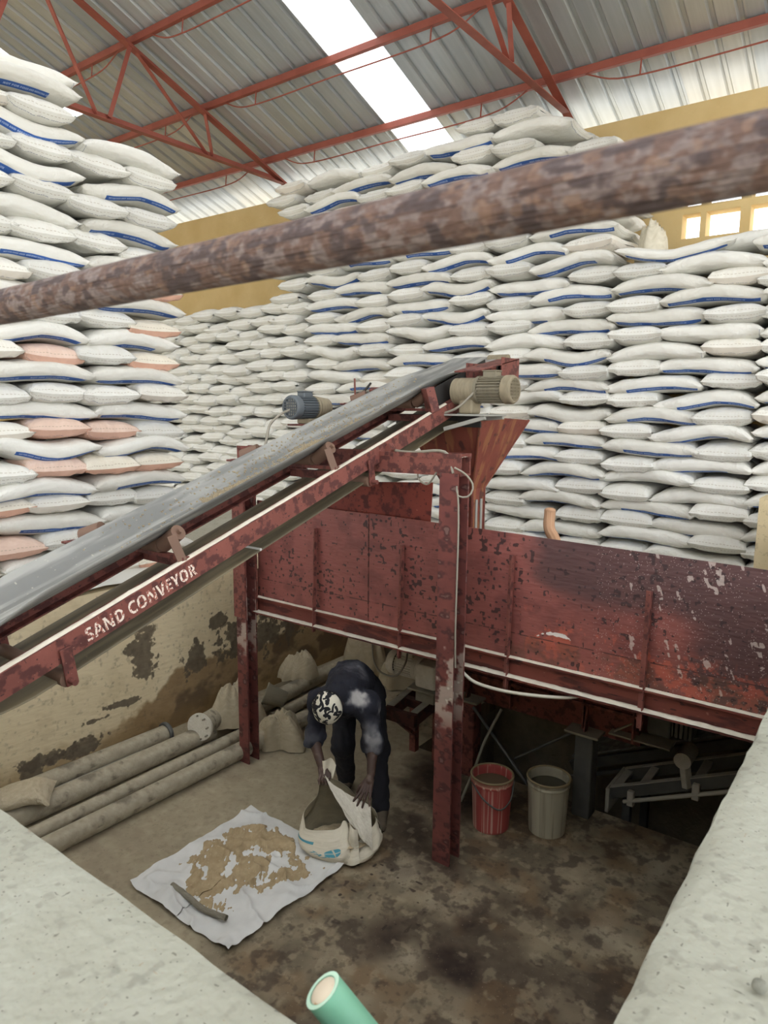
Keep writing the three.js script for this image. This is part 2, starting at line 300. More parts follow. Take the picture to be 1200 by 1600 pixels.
// purlins along the roof, each with its slung tie rod; trusses across it
{
  const ends = [-17, -13.1, -8.39, -3.68, 1.03, 5.74, 8];
  const zs = [-8.18, -7.03, -5.87, -4.7, -3.53, -2.36, -1.2, 0.1];
  const where = ['lowest red roof purlin, just above the yellow back wall', 'second red roof purlin up, crossing the middle of the skylight', 'third red roof purlin up, near the top of the view', 'fourth red roof purlin up from the back wall', 'fifth red roof purlin up from the back wall', 'sixth red roof purlin up from the back wall', 'seventh red roof purlin up from the back wall', 'red ridge purlin at the top of the roof'];
  zs.forEach((z, i) => {
    const o = thing('roof_purlin', where[i], 'purlin', 'red steel roof purlins');
    part(o, 'rail', box(25, 0.085, 0.06, -4.5, roofY(z) + 0.006, z, 0.006), M.roofRed);
    if (i > 4) return;
    for (let k = 0; k < ends.length - 1; k++) {
      const a = ends[k] + 0.35, b = ends[k + 1] - 0.35, y = roofY(z) - 0.03, d = 0.17;
      part(o, 'tie_rod', tube([V(a, y, z), V(a + 0.3, y - d * 0.75, z + 0.01), V(a + 0.62, y - d, z + 0.02), V((a + b) / 2, y - d, z + 0.02), V(b - 0.62, y - d, z + 0.02), V(b - 0.3, y - d * 0.75, z + 0.01), V(b, y, z)], 0.009, 40, 6), M.roofRed);
      for (const x of [a + 0.62, b - 0.62]) part(o, 'strut', rod(V(x, y, z), V(x, y - d, z + 0.02), 0.009, 0.009, 6), M.roofRed);
    }
  });
  const truss = (x, label) => {
    const o = thing('roof_truss', label, 'truss', 'red steel roof trusses');
    const yb = 6.53, top = (z) => roofY(z) - 0.09, L = (a, b, w) => section([[-w / 2, -w / 2], [w / 2, -w / 2], [w / 2, -w / 2 + 0.008], [-w / 2 + 0.008, -w / 2 + 0.008], [-w / 2 + 0.008, w / 2], [-w / 2, w / 2]], a, b);
    part(o, 'top_chord', L(V(x, top(-8.7), -8.7), V(x, top(0.2), 0.2), 0.1), M.roofRed);
    part(o, 'top_chord', L(V(x, top(0.2), 0.2), V(x, top(8), 8), 0.1), M.roofRed);
    part(o, 'bottom_chord', L(V(x, yb, -8.5), V(x, yb, 0), 0.09), M.roofRed);
    part(o, 'bottom_chord', L(V(x, yb, 0), V(x, yb, 8), 0.09), M.roofRed);
    const nodes = [[-7.1, -6.98], [-7.0, -5.85], [-5.45, -5.8], [-5.3, -4.55], [-3.9, -4.5], [-3.8, -2.9], [-2.2, -2.8], [-2.1, -1.1], [-0.2, -1.0], [0, 0.2], [0.4, 1.6], [2, 1.7], [2.2, 3.4], [4, 3.5], [4.2, 5.2], [6, 5.3]];
    for (const [zb, zt] of nodes) part(o, 'web', L(V(x, yb, zb), V(x, top(zt), zt), 0.055), M.roofRed);
  };
  truss(-8.39, 'red steel roof truss above the gap between the two sack stacks');
  truss(-3.68, 'red steel roof truss above the tallest part of the back stack');
  truss(1.03, 'red steel roof truss above the right parapet');
}

// ---------------------------------------------------------------- the sacks
// A filled woven sack lying flat: length along x, the fold at +z, stitched ends at +-x. u runs along it, v round it
// (0 back fold, 0.25 top, 0.5 front fold, 0.75 underside).
function sackGeometry(L, W, H, seed, opt = {}) {
  const r = rng(seed), na = opt.na ?? 24, nb = opt.nb ?? 28, ph = r() * 6.28, k1 = 0.9 + r() * 1.3, amp = opt.sag ?? 0.008 + r() * 0.03, tilt = (r() - 0.5) * 0.03;
  const tw = (r() - 0.5) * 0.05, ear = 0.03 + r() * 0.02, s2 = Math.floor(r() * 1000), fill = 0.94 + r() * 0.1, bulge = (r() - 0.5) * 0.25;
  return mergeVertices(grid(nb, na, (v, u) => {
    let a = u * 2 - 1; a = Math.sign(a) * Math.pow(Math.abs(a), 0.72);
    const phi = v * 2 * Math.PI - Math.PI / 2, b = Math.sin(phi), c = Math.cos(phi), e = Math.abs(a);
    const f = Math.pow(Math.max(0, 1 - Math.pow(e, opt.blunt ?? 4.2)), 0.52) * (1 + bulge * a * (1 - e));
    const up = Math.sign(c) * Math.pow(Math.abs(c), 0.63);
    let y = H / 2 * fill * f * up;
    const pinch = step(0.72, 1, e), fold = Math.sin(b * 13 + ph * 3) * 0.5 + Math.sin(b * 23 + ph) * 0.5;
    y += pinch * f * fold * 0.02 * Math.sign(c || 1) + f * (fbm(a * 3 + 7, v * 6 + 3, 2, s2) - 0.5) * 0.022;
    y += amp * Math.sin(a * k1 * Math.PI / 2 + ph) + tilt * a - 0.03 * Math.pow(e, 5);
    y += (opt.drape ? -opt.drape * Math.cos(a * Math.PI * 0.5) : 0);
    let x = L / 2 * a * (1 - ear * 1.6 * (1 - b * b) * Math.pow(e, 3)), z = W / 2 * b * (1 - 0.1 * Math.pow(1 - e, 2) * 0 - 0.05 * (1 - Math.pow(e, 4)) + ear * pinch);
    z += (fbm(a * 2.2 + 20, c * 0.7, 2, s2 + 9) - 0.5) * 0.035 * (1 - pinch) + tw * a * a * 0.4;
    if (e > 0.999) y += (b * b) * 0.012;
    return [x, y, z, u, v];
  }), 1e-5);
}
const sackBase = (ctx, w, h, tone) => {
  ctx.fillStyle = tone; ctx.fillRect(0, 0, w, h);
  const r = rng(77); ctx.globalAlpha = 0.05;
  for (let i = 0; i < 260; i++) { ctx.fillStyle = r() < 0.5 ? '#b9ad90' : '#ffffff'; const x = r() * w, y = r() * h; ctx.fillRect(x, y, 30 + r() * 160, 2 + r() * 9); }
  ctx.globalAlpha = 0.6; ctx.strokeStyle = '#94866c'; ctx.lineWidth = 3;       // stitched hems near both ends
  for (const x of [0.022, 0.978]) { ctx.setLineDash([6, 4]); ctx.beginPath(); ctx.moveTo(x * w, 0); ctx.lineTo(x * w, h); ctx.stroke(); }
  ctx.setLineDash([]); ctx.globalAlpha = 1;
};
const words = 'NOT FOR FOOD AND MEDICINAL USE';
const band = (v0, v1, u0, u1) => canvasTexture(1024, 512, (ctx, w, h) => {      // canvas y runs down while v runs up
  sackBase(ctx, w, h, '#e2e1d9');
  ctx.fillStyle = '#355fa8'; ctx.fillRect(u0 * w, (1 - v1) * h, (u1 - u0) * w, (v1 - v0) * h);
  ctx.fillStyle = '#b9c8e6'; ctx.font = 'bold 15px sans-serif'; ctx.save(); ctx.translate(0, (1 - (v0 + v1) / 2) * h); ctx.scale(1, -1);
  for (let x = u0 * w + 30; x < u1 * w - 240; x += 330) ctx.fillText(words.slice(0, 30), x, 5); ctx.restore();
});
const plain = (tone, low) => canvasTexture(1024, 512, (ctx, w, h) => {
  sackBase(ctx, w, h, tone);
  if (low) { ctx.fillStyle = low; ctx.fillRect(0, 0, w, h * 0.5); ctx.globalAlpha = 0.5; ctx.fillRect(0, h * 0.5, w, 16); ctx.globalAlpha = 1; }
  ctx.fillStyle = '#4f5977'; ctx.font = 'bold 15px sans-serif';
  for (const s of [-1, 1]) { ctx.save(); ctx.translate((s < 0 ? 0.055 : 0.945) * w, 0.24 * h); ctx.rotate(s * Math.PI / 2); ctx.scale(1, 0.8); ctx.fillText(words, -130, 5); ctx.restore(); }
});
T.sackBump = texture(512, 256, (u, v) => 0.5 + 0.35 * (fbm(u * 10, v * 26, 4, 141) - 0.5) * 2 * 0.6 + 0.25 * (fbm(u * 40, v * 30, 3, 142) - 0.5), false);
const sackMat = (map, color = 0xffffff) => mat({ map, color, bumpMap: T.sackBump, bumpScale: 0.02, roughness: 0.78 });
const bandMaps = [band(0.57, 0.635, 0.12, 0.9), band(0.545, 0.605, 0.3, 0.93), band(0.6, 0.66, 0.1, 0.7)];
const whiteMap = plain('#e2e1d9'), pinkMap = plain('#e4dccb', '#dfb19a'), creamMap = plain('#e2dfd5', '#ddd6ca'), rosyMap = plain('#dfc3b2', '#dab09c');
const bandMats = bandMaps.flatMap((m) => [sackMat(m), sackMat(m, 0xf3f2f0)]);
const plainMats = [sackMat(whiteMap), sackMat(whiteMap, 0xf4f4f4), sackMat(creamMap)], pinkMats = [sackMat(pinkMap), sackMat(rosyMap), sackMat(creamMap)];
const longGeos = [], endGeos = [];
for (let i = 0; i < 8; i++) longGeos.push(sackGeometry(0.965, 0.54, 0.182, 200 + i));
for (let i = 0; i < 8; i++) endGeos.push(sackGeometry(0.96, 0.515, 0.186, 300 + i, { blunt: 7 }));
const ordinal = ['first', 'second', 'third', 'fourth', 'fifth', 'sixth', 'seventh', 'eighth', 'ninth', 'tenth', 'eleventh', 'twelfth', 'thirteenth', 'fourteenth', 'fifteenth', 'sixteenth', 'seventeenth', 'eighteenth', 'nineteenth', 'twentieth', 'twenty-first', 'twenty-second', 'twenty-third', 'twenty-fourth', 'twenty-fifth', 'twenty-sixth', 'twenty-seventh', 'twenty-eighth', 'twenty-ninth', 'thirtieth', 'thirty-first', 'thirty-second'];
const ROW = 0.156, GROUND = 1.45;
const rest = [];                        // sacks past the three hundred largest, and the ones behind the face that fill the stack
{
  const r = rng(42), faces = [];
  const put = (x, y, z, turn, kind, info) => faces.push({ x, y, z, turn, kind, ...info });
  // left stack: its face is x = -5.6, its corner z = -4.3; rows of long sides and rows of ends take turns
  const topOf = (z) => z < -3.45 ? 24 : 26;
  for (let i = 0; i < 26; i++) {
    const long = i % 2 === 1, w = long ? 0.92 : 0.485, y = GROUND + 0.015 + (i + 0.5) * ROW, bulge = 0.05 * Math.sin(i * 1.3);
    const z0 = -4.3 - (long ? 0.02 : -0.02) - 0.03 * Math.sin(i * 0.9); let n = 0;
    for (let z = z0 + w / 2; z < -1.15; z += w) {
      if (i >= topOf(z)) { n++; continue; }
      const mixed = !long && i > 12 && r() < 0.15;
      put(-5.6 - (long ? 0.28 : 0.46) + bulge * 0.5 + (r() - 0.5) * 0.05, y + (r() - 0.5) * 0.018, z + (r() - 0.5) * 0.04, Math.PI / 2 * (long ? 1 : 0), long || mixed ? 'band' : 'end', { long, stack: 'left', down: topOf(z) - i - 1, across: n++, pink: !long && i < 17 && r() < (i < 14 ? 0.7 : 0.3), w });
      if (long) rest.push([-5.6 - 0.86, y, z, Math.PI / 2, 0]);
    }
  }
  // back stack: its face is z = -7.2; blocks 1.38 m wide in which a long side and an end swap places row by row
  const rowsAt = (x) => x > -2.42 ? 19 : x > -3.2 ? 28 : x > -4.75 ? 30 : x > -5.6 ? 29 : x > -7.3 ? 29 : 19;
  const B = 1.385;
  for (let i = 0; i < 30; i++) {
    let n = 0;
    for (let k = 0; k < 8; k++) {
      const right = 0.215 - k * B, flip = ((i + k) & 1) === 1, parts = k > 4 ? [0.4617, 0.4617, 0.4617] : flip ? [0.9, 0.485] : [0.485, 0.9]; let x = right - (k > 4 && (i & 1) ? 0.23 : 0);
      for (const w of parts) {
        const cx = x - w / 2, long = w > 0.6; x -= w;
        const rows = rowsAt(cx); if (i >= rows) { n++; continue; }
        if (i === rows - 1 && cx < -2.5 && cx > -7.2 && r() < 0.22) { n++; continue; }
        const y = GROUND + 0.015 + (i + 0.5) * ROW + (r() - 0.5) * 0.03 + 0.02 * Math.sin(cx * 2.2 + i * 0.35);
        put(cx + (r() - 0.5) * 0.05, y, -7.2 - (long ? 0.28 : 0.46) + 0.035 * Math.sin(i * 0.8 + k * 2) + (r() - 0.5) * 0.05, long ? 0 : Math.PI / 2, long ? 'band' : 'end', { long, stack: 'back', down: rows - i - 1, across: n++, pink: false, w });
        if (long) rest.push([cx, y, -7.2 - 0.86, 0, 0]);
      }
    }
  }
  // size in the photograph orders them; those that would fall outside the frame are left out
  const eye = camera.position, fwd = V(0, 0, -1).applyEuler(camera.rotation);
  const pv = new THREE.Matrix4(); camera.updateMatrixWorld(); camera.updateProjectionMatrix(); pv.multiplyMatrices(camera.projectionMatrix, camera.matrixWorld.clone().invert());
  for (const f of faces) { const q = V(f.x, f.y, f.z); f.depth = q.clone().sub(eye).dot(fwd); q.applyMatrix4(pv); f.seen = Math.abs(q.x) < 1.16 && Math.abs(q.y) < 1.1; f.px = q.x; }
  const order = faces.filter((f) => f.seen).sort((a, b) => a.depth - b.depth); order.forEach((f, i) => { f.rank = i; });
  console.log('sacks in view', order.length, 'all', faces.length);
  for (const f of faces) {
    const jit = [(r() - 0.5) * 0.05, (r() - 0.5) * 0.09, (r() - 0.5) * 0.05], back = r() < 0.5 ? Math.PI : 0, gi = Math.floor(r() * 8), mi = r();
    if (!f.seen || f.rank >= 296) { if (f.seen || Math.abs(f.px) < 1.6) rest.push([f.x, f.y, f.z, f.turn + (f.long ? 0 : back), f.long ? 1 : 0, gi]); continue; }
    const material = f.long ? (mi < 0.88 ? bandMats[Math.floor(mi * 6.8)] : plainMats[0]) : f.pink ? pinkMats[Math.floor(mi * 3)] : plainMats[Math.floor(mi * 2.3)];
    const shown = f.long && mi < 0.88 ? 'white woven sack with blue band' : f.long ? 'plain white woven sack lying lengthwise' : f.pink && mi < 0.667 ? 'pinkish woven sack seen end-on' : f.pink ? 'cream woven sack seen end-on' : 'white woven sack seen end-on';
    const at = f.stack === 'left' ? `left stack, ${ordinal[f.down]} row down, ${ordinal[f.across]} from the corner` : `back stack, ${ordinal[f.down]} row down, ${ordinal[f.across]} from right`;
    const m = part(scene, numbered('woven_sack'), (f.long ? longGeos : endGeos)[gi], material);
    m.userData = { label: `${shown}, ${at}`, category: 'sack', group: f.stack === 'left' ? 'sacks of the left stack' : 'sacks of the back stack' };
    m.position.set(f.x, f.y, f.z); m.rotation.set(jit[0] * 0.9, f.turn + jit[1] + (f.long ? 0 : back), jit[2], 'YXZ');
    m.scale.set(1, 1, 1);
  }
  // loose sacks thrown on the low right part of the back stack
  const extra = (g, material, p, rot, label) => { const m = part(scene, numbered('woven_sack'), g, material); m.position.set(...p); m.rotation.set(rot[0], rot[1], rot[2], 'YXZ'); m.userData = { label, category: 'sack', group: 'loose sacks on top of the back stack' }; };
  const sagging = sackGeometry(1.1, 0.56, 0.15, 411, { drape: 0.09, sag: 0.01 });
  extra(sagging, bandMats[0], [-2.0, GROUND + 19 * ROW + 0.16, -7.44], [0.1, 0.08, 0.02], 'slack sagging white sack draped over the right part of the back stack');
  extra(longGeos[1], plainMats[1], [-1.55, GROUND + 19 * ROW + 0.12, -7.62], [0, 0.1, 0.16], 'plump white sack lying tilted on the right part of the back stack');
  extra(longGeos[3], bandMats[1], [-0.85, GROUND + 19 * ROW + 0.1, -7.5], [0, 0.05, 0.06], 'white sack on top at the far right end of the back stack');
  // left stack crown
  extra(longGeos[4], plainMats[0], [-5.95, GROUND + 26 * ROW + 0.05, -2.95], [0.05, 1.45, 0.06], 'topmost cream white sack on the left stack');
  // the mass of sacks too small or too deep in the stacks to tell apart
  const group = new THREE.Group(); group.name = 'sack_mass'; group.userData = { kind: 'stuff', label: 'mass of far and half hidden white sacks filling the stacks', category: 'sacks' }; scene.add(group);
  for (const [name, kinds, geo, material] of [['far_sacks_lengthwise', (q) => q[4] === 1, longGeos[0], bandMats[0]], ['far_sacks_end_on', (q) => q[4] === 0 && q[5] !== undefined, endGeos[0], plainMats[0]], ['inner_sacks', (q) => q[5] === undefined, longGeos[2], plainMats[1]]]) {
    for (let half = 0; half < 3; half++) {
      const list = rest.filter((q, i) => kinds(q) && i % 3 === half); if (!list.length) continue;
      const pick = geo === longGeos[0] ? longGeos[half * 2] : geo === endGeos[0] ? endGeos[half * 2] : geo;
      const im = new THREE.InstancedMesh(pick, geo === longGeos[0] ? bandMats[half * 2] : material, list.length), o = new THREE.Object3D();
      list.forEach((q, i) => { o.position.set(q[0], q[1], q[2]); o.rotation.set((r() - 0.5) * 0.05, q[3] + (r() - 0.5) * 0.09, (r() - 0.5) * 0.05, 'YXZ'); o.updateMatrix(); im.setMatrixAt(i, o.matrix); });
      im.name = name; im.userData = { kind: 'stuff' }; im.castShadow = im.receiveShadow = true; group.add(im);
    }
  }
}
single('plastic_sheet', grid(6, 60, (u, v) => { const z = -4.6 + v * 3.8, x = -5.78 + u * 0.5; return [x, 1.492 + (u > 0.8 ? -0.01 : 0) + 0.012 * Math.sin(z * 7 + u * 5) + 0.012 * fbm(u * 4, v * 30, 2, 5), z, u, v * 6]; }), mat({ color: 0xe2dfd6, roughness: 0.6 }), 'white plastic sheet spread on the pit edge under the left stack', 'sheet');

// ---------------------------------------------------------------- the sand conveyor
const sandStrip = (x0, x1, fn, z0, z1, n, h, seed) => grid(5, n, (u, v) => {     // sand lying on a ledge along z
  const z = z0 + (z1 - z0) * v, e = Math.sin(u * Math.PI), w = 0.06 * (fbm(v * n * 0.3, u * 2, 2, seed) - 0.5);
  return [x0 + (x1 - x0) * clamp(u + w * e), fn(z) + e * h * (0.4 + 1.1 * fbm(v * n * 0.25, u * 3, 3, seed + 1)), z, u * 0.1, v * Math.abs(z1 - z0)];
});
const chY = (z) => 1.937 + 0.326 * (-z - 1.235), XC = -3.09;
function makeMotor(parent, r, len, bodyMat, coverMat, opts = {}) {               // axis along +z, fan end at +z
  const fins = [new THREE.CylinderGeometry(r * 0.86, r * 0.86, len, 24).rotateX(Math.PI / 2)];
  for (let k = 0; k < 26; k++) { const a = k / 26 * Math.PI * 2; fins.push(new THREE.BoxGeometry(r * 0.2, r * 0.05, len * 0.94).translate(r * 0.92, 0, 0).rotateZ(a)); }
  const body = part(parent, 'finned_body', fins, bodyMat); body.position.z = 0;
  const cover = part(parent, 'fan_cover', new THREE.LatheGeometry([[r * 1.0, 0], [r * 1.06, 0.01], [r * 1.06, r * 0.62], [r * 0.96, r * 0.78], [r * 0.82, r * 0.8], [r * 0.82, r * 0.74], [r * 0.92, r * 0.7], [r * 1.0, r * 0.58], [r * 1.0, 0]].map(([a, b]) => new THREE.Vector2(a, b)), 28).rotateX(Math.PI / 2), coverMat);
  cover.position.z = len / 2;
  const bars = []; for (let k = -3; k <= 3; k++) { const o = k * r * 0.24, h = Math.sqrt(Math.max(0, 0.84 * 0.84 - (k * 0.24) ** 2)) * r * 2; bars.push(new THREE.BoxGeometry(h, r * 0.085, r * 0.06).translate(0, o, r * 0.77), new THREE.BoxGeometry(r * 0.085, h, r * 0.06).translate(o, 0, r * 0.77)); }
  part(cover, 'grille', bars, coverMat);
  part(cover, 'fan', new THREE.CylinderGeometry(r * 0.8, r * 0.8, r * 0.2, 20).rotateX(Math.PI / 2).translate(0, 0, r * 0.4), opts.fan ?? M.blackSteel);
  part(parent, 'terminal_box', [box(r * 0.9, r * 0.5, len * 0.55, 0, r * 1.1, -len * 0.05, 0.008), box(r * 0.96, r * 0.1, len * 0.6, 0, r * 1.38, -len * 0.05, 0.006)], opts.box ?? bodyMat);
  part(parent, 'end_flange', new THREE.CylinderGeometry(r * 1.04, r * 1.04, len * 0.12, 24).rotateX(Math.PI / 2).translate(0, 0, -len * 0.53), opts.flange ?? bodyMat);
}
const conveyor = thing('sand_conveyor', 'long inclined belt conveyor with red frame lettered SAND CONVEYOR', 'conveyor');
{
  const zT = -0.85, zH = -5.5, xr = -2.8, xl = XC * 2 - xr, h = 0.105;
  const C = cSection(0.062, h, 0.008), Cm = C.map(([x, y]) => [-x, y]).reverse();
  const rail = part(conveyor, 'side_channel', section(C, V(xr, chY(zT) - h, zT), V(xr, chY(zH - 0.1) - h, zH - 0.1)), M.rust);
  part(conveyor, 'side_channel', section(Cm, V(xl, chY(zT) - h, zT), V(xl, chY(zH - 0.1) - h, zH - 0.1)), M.rust);
  part(rail, 'sand_deposit', sandStrip(xr - 0.062, xr - 0.004, (z) => chY(z) + 0.001, zT, -4.55, 120, 0.012, 61), M.lime, 'pale sand lying on the channel top');
  // lettering painted on the web
  const font = await new FontLoader().loadAsync('fonts/droid/droid_sans_bold.typeface.json');
  const text = new TextGeometry('SAND CONVEYOR', { font, size: 0.062, depth: 0.0012, curveSegments: 4, bevelEnabled: false });
  text.computeBoundingBox(); const tw = text.boundingBox.max.x;
  text.scale(0.63 / tw, 1, 1).rotateY(Math.PI / 2);                                                  // reads along -z
  text.rotateX(Math.atan(0.326)).translate(xr + 0.0002, chY(-1.6) - 0.085, -1.6);
  T.worn = texture(256, 256, (u, v) => mix3([150, 84, 70], [226, 212, 198], step(0.34, 0.5, fbm(u * 40, v * 40, 3, 151, 40))));
  part(rail, 'painted_lettering', uvMetres(text, 3), mat({ map: T.worn, roughness: 0.9 }), 'white hand-painted letters SAND CONVEYOR');
  // the belt: one closed band over two pulleys
  const R = 0.112, path = [], cosA = 1 / Math.hypot(1, 0.326), n = V(0, cosA, 0.326 * cosA);
  const axisY = (z) => chY(z) - 0.005;
  const head = V(XC, axisY(zH), zH), tail = V(XC, axisY(zT), zT);
  const N = 70;
  for (let i = 0; i <= N; i++) { const z = zT + (zH - zT) * i / N, e = step(zH, zH + 1.0, z) * step(zT, zT - 0.8, z); path.push([V(0, axisY(z), z).addScaledVector(n, R), n.clone(), mix(0.235, 0.19, e), 0.085 * e]); }
  for (let i = 1; i < 12; i++) { const a = Math.PI * i / 12, d = n.clone().applyAxisAngle(V(1, 0, 0), -a); path.push([head.clone().setX(0).addScaledVector(d, R), d, 0.235, 0]); }
  for (let i = 0; i <= N; i++) { const z = zH + (zT - zH) * i / N; const e = step(zH, zH + 0.7, z) * step(zT, zT - 0.5, z); path.push([V(0, axisY(z), z).addScaledVector(n, -R - 0.07 * e), n.clone().negate(), mix(0.235, 0.262, e), 0]); }
  for (let i = 1; i <= 12; i++) { const a = Math.PI * i / 12, d = n.clone().negate().applyAxisAngle(V(1, 0, 0), -a); path.push([tail.clone().setX(0).addScaledVector(d, R), d, 0.235, 0]); }
  const K = path.length - 1; let run = 0; const dist = path.map((p, i) => (i ? run += p[0].distanceTo(path[i - 1][0]) : 0));
  const across = 14;
  const beltGeo = grid(across * 2 + 2, K, (u, v, i, j) => {
    const [P, d, hw, lift] = path[j], k = i <= across ? i : across * 2 + 1 - i, top = i <= across || i === across * 2 + 2, s = (i === across * 2 + 2 ? 0 : clamp(k, 0, across)) / across * 2 - 1;
    const tr = lift * Math.pow(clamp((Math.abs(s) - 0.38) / 0.62), 1.15), q = P.clone().addScaledVector(d, tr + (top ? 0 : -0.012));
    return [XC - s * hw, q.y, q.z, s * 0.25 + 0.5, dist[j] / 11.2];
  });
  // the band is one piece; its two runs are told apart: the upper run is rubbed grey, the lower is tinted brown for its different light
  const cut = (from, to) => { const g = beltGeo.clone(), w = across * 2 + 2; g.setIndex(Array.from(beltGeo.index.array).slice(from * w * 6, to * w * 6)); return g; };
  part(conveyor, 'carrying_belt', cut(0, N + 6), M.belt, 'grey worn rubber belt, upper run');
  part(conveyor, 'return_belt', cut(N + 6, K), mat({ map: T.belt, color: 0xc2b190, roughness: 0.6 }), 'rubber belt, lower run, tinted brown for its light');
  part(conveyor, 'head_pulley', rod(head.clone().setX(XC - 0.24), head.clone().setX(XC + 0.24), R - 0.013, R - 0.013, 24), M.blackSteel);
  part(conveyor, 'tail_pulley', rod(tail.clone().setX(XC - 0.24), tail.clone().setX(XC + 0.24), R - 0.013, R - 0.013, 24), M.blackSteel);
  for (const [c, nm] of [[head, 'head_bearing'], [tail, 'tail_bearing']]) for (const s of [-1, 1]) part(conveyor, nm, [box(0.05, 0.1, 0.2, XC + s * 0.29, c.y, c.z, 0.01), rod(V(XC + s * 0.24, c.y, c.z), V(XC + s * 0.34, c.y, c.z), 0.025)], M.rust);
  // troughing idlers on brackets, with the cross angle under them
  for (const [z, tall] of [[-1.0, 0], [-2.15, 0], [-3.3, 0], [-4.4, 1]]) {
    const y = chY(z), fr = part(conveyor, 'idler_frame', [bar(V(xl + 0.02, y + 0.012, z), V(xr - 0.02, y + 0.012, z), 0.045, 0.02, 0.003), bar(V(xl + 0.06, y - 0.05, z - 0.12), V(xr - 0.06, y - 0.05, z - 0.12), 0.05, 0.05, 0.004)], M.rust);
    const yc = y + 0.055, rl = (a, b) => part(fr, 'roller', [rod(a, b, 0.04, 0.04, 18), rod(a.clone().lerp(b, -0.16), b.clone().lerp(a, -0.16), 0.012, 0.012, 8)], M.brownRoller, 'brown steel roller');
    rl(V(XC - 0.075, yc, z), V(XC + 0.075, yc, z)); rl(V(XC + 0.09, yc + 0.005, z), V(XC + 0.215, yc + 0.085, z)); rl(V(XC - 0.09, yc + 0.005, z), V(XC - 0.215, yc + 0.085, z));
    for (const s of [1, -1]) part(fr, 'bracket', bar(V(XC + s * 0.262, y - 0.002, z + 0.015), V(XC + s * 0.238, y + (tall ? 0.17 : 0.135), z + 0.06), tall ? 0.085 : 0.014, tall ? 0.07 : 0.046, 0.003), tall ? M.rust : M.brownRoller);
    part(fr, 'stay_rod', rod(V(XC + 0.1, y - 0.02, z - 0.5), V(XC + 0.27, y - 0.02, z - 0.5), 0.008, 0.008, 8), M.steelRod, 'thin pale steel rod');
  }
  for (const z of [-1.95, -3.05, -4.15]) {                // stubs and clips standing on the far channel
    const y = chY(z); const st = part(conveyor, 'side_roller', rod(V(xl - 0.02, y + 0.15, z), V(xl + 0.08, y + 0.19, z - 0.05), 0.045, 0.045, 16), M.brownRoller, 'brown guide roller end');
    part(st, 'clip', [bar(V(xl - 0.02, y, z + 0.06), V(xl - 0.02, y + 0.14, z + 0.06), 0.02, 0.06, 0.003), bar(V(xl - 0.03, y + 0.13, z + 0.1), V(xl - 0.03, y + 0.13, z - 0.06), 0.06, 0.012, 0.003)], M.rust);
  }
  part(conveyor, 'marker_pin', rod(V(xl + 0.01, chY(-4.15) + 0.14, -4.15), V(xl + 0.01, chY(-4.15) + 0.32, -4.14), 0.007, 0.007, 6), M.rust);
  // return idler hanging under the near end of the channel
  for (const z of [-1.5, -3.6]) {
    const y = chY(z) - h; const hg = part(conveyor, 'return_idler', rod(V(xl, y - 0.085, z), V(xr, y - 0.085, z), 0.035, 0.035, 16), M.brownRoller);
    for (const x of [xr + 0.012, xl - 0.012]) part(hg, 'hanger', [bar(V(x, y + 0.06, z + 0.01), V(x, y - 0.11, z - 0.015), 0.012, 0.055, 0.003), rod(V(x - 0.03, y - 0.085, z), V(x + 0.05, y - 0.085, z), 0.014, 0.014, 10)], M.rust);
  }
  // head end: cheek plates, snub roller, guard
  part(conveyor, 'cheek_plate', boxAt(xr - 0.075, xr - 0.062, chY(-4.95) - 0.02, chY(-4.95) + 0.2, -5.5, -4.92, 0.004), M.rust);
  part(conveyor, 'skirt', section([[0, 0], [0.006, 0], [0.006, 0.2], [0, 0.2]], V(xr - 0.08, chY(-4.42) - 0.06, -4.42), V(xr - 0.08, chY(-5.3) - 0.06, -5.3)), M.blackSteel, 'black rubber skirt');
  part(conveyor, 'snub_roller', rod(V(-2.94, 3.4, -5.42), V(-2.76, 3.4, -5.42), 0.042, 0.042, 18), M.motorDust);
  part(conveyor, 'drive_guard', [bar(V(xr + 0.1, chY(-4.6) + 0.23, -4.62), V(xr + 0.1, chY(-5.2) + 0.16, -5.3), 0.2, 0.012, 0.003), boxAt(xr + 0.19, xr + 0.2, chY(-5.2) - 0.06, chY(-5.2) + 0.16, -5.3, -5.0, 0.004)], M.rust, 'red plate guard over the drive');
  // gear motor on the right of the head
  const gm = part(conveyor, 'gear_motor', [rod(V(xr + 0.0, 3.12, -4.66), V(xr + 0.045, 3.12, -4.66), 0.098, 0.098, 24), rod(V(xr + 0.04, 3.12, -4.66), V(xr + 0.2, 3.125, -4.66), 0.1, 0.094, 24), box(0.12, 0.16, 0.14, xr + 0.12, 3.03, -4.66, 0.02)], M.motorDust, 'dusty cream gear motor');
  const holder = new THREE.Group(); holder.name = 'electric_motor'; holder.rotation.y = Math.PI / 2; holder.position.set(xr + 0.31, 3.13, -4.66); conveyor.add(holder);
  makeMotor(holder, 0.098, 0.2, mat({ map: T.dusty, color: 0xd9d4c8, roughness: 0.7 }), M.motorDust);
  part(gm, 'mounting_plate', [box(0.36, 0.014, 0.34, xr + 0.16, 2.945, -4.66, 0.003), bar(V(xr + 0.33, 2.93, -4.52), V(xr, 2.84, -4.5), 0.03, 0.03, 0.003), bar(V(xr + 0.33, 2.93, -4.8), V(xr, 2.9, -4.8), 0.03, 0.03, 0.003)], M.greyPaint);
  // second motor, on the left side half way up
  const m2 = new THREE.Group(); m2.name = 'electric_motor'; m2.position.set(-3.6, 2.99, -3.84); conveyor.add(m2);
  makeMotor(m2, 0.083, 0.17, M.motorDark, M.motorDark, { flange: M.motorDust, fan: M.lime });
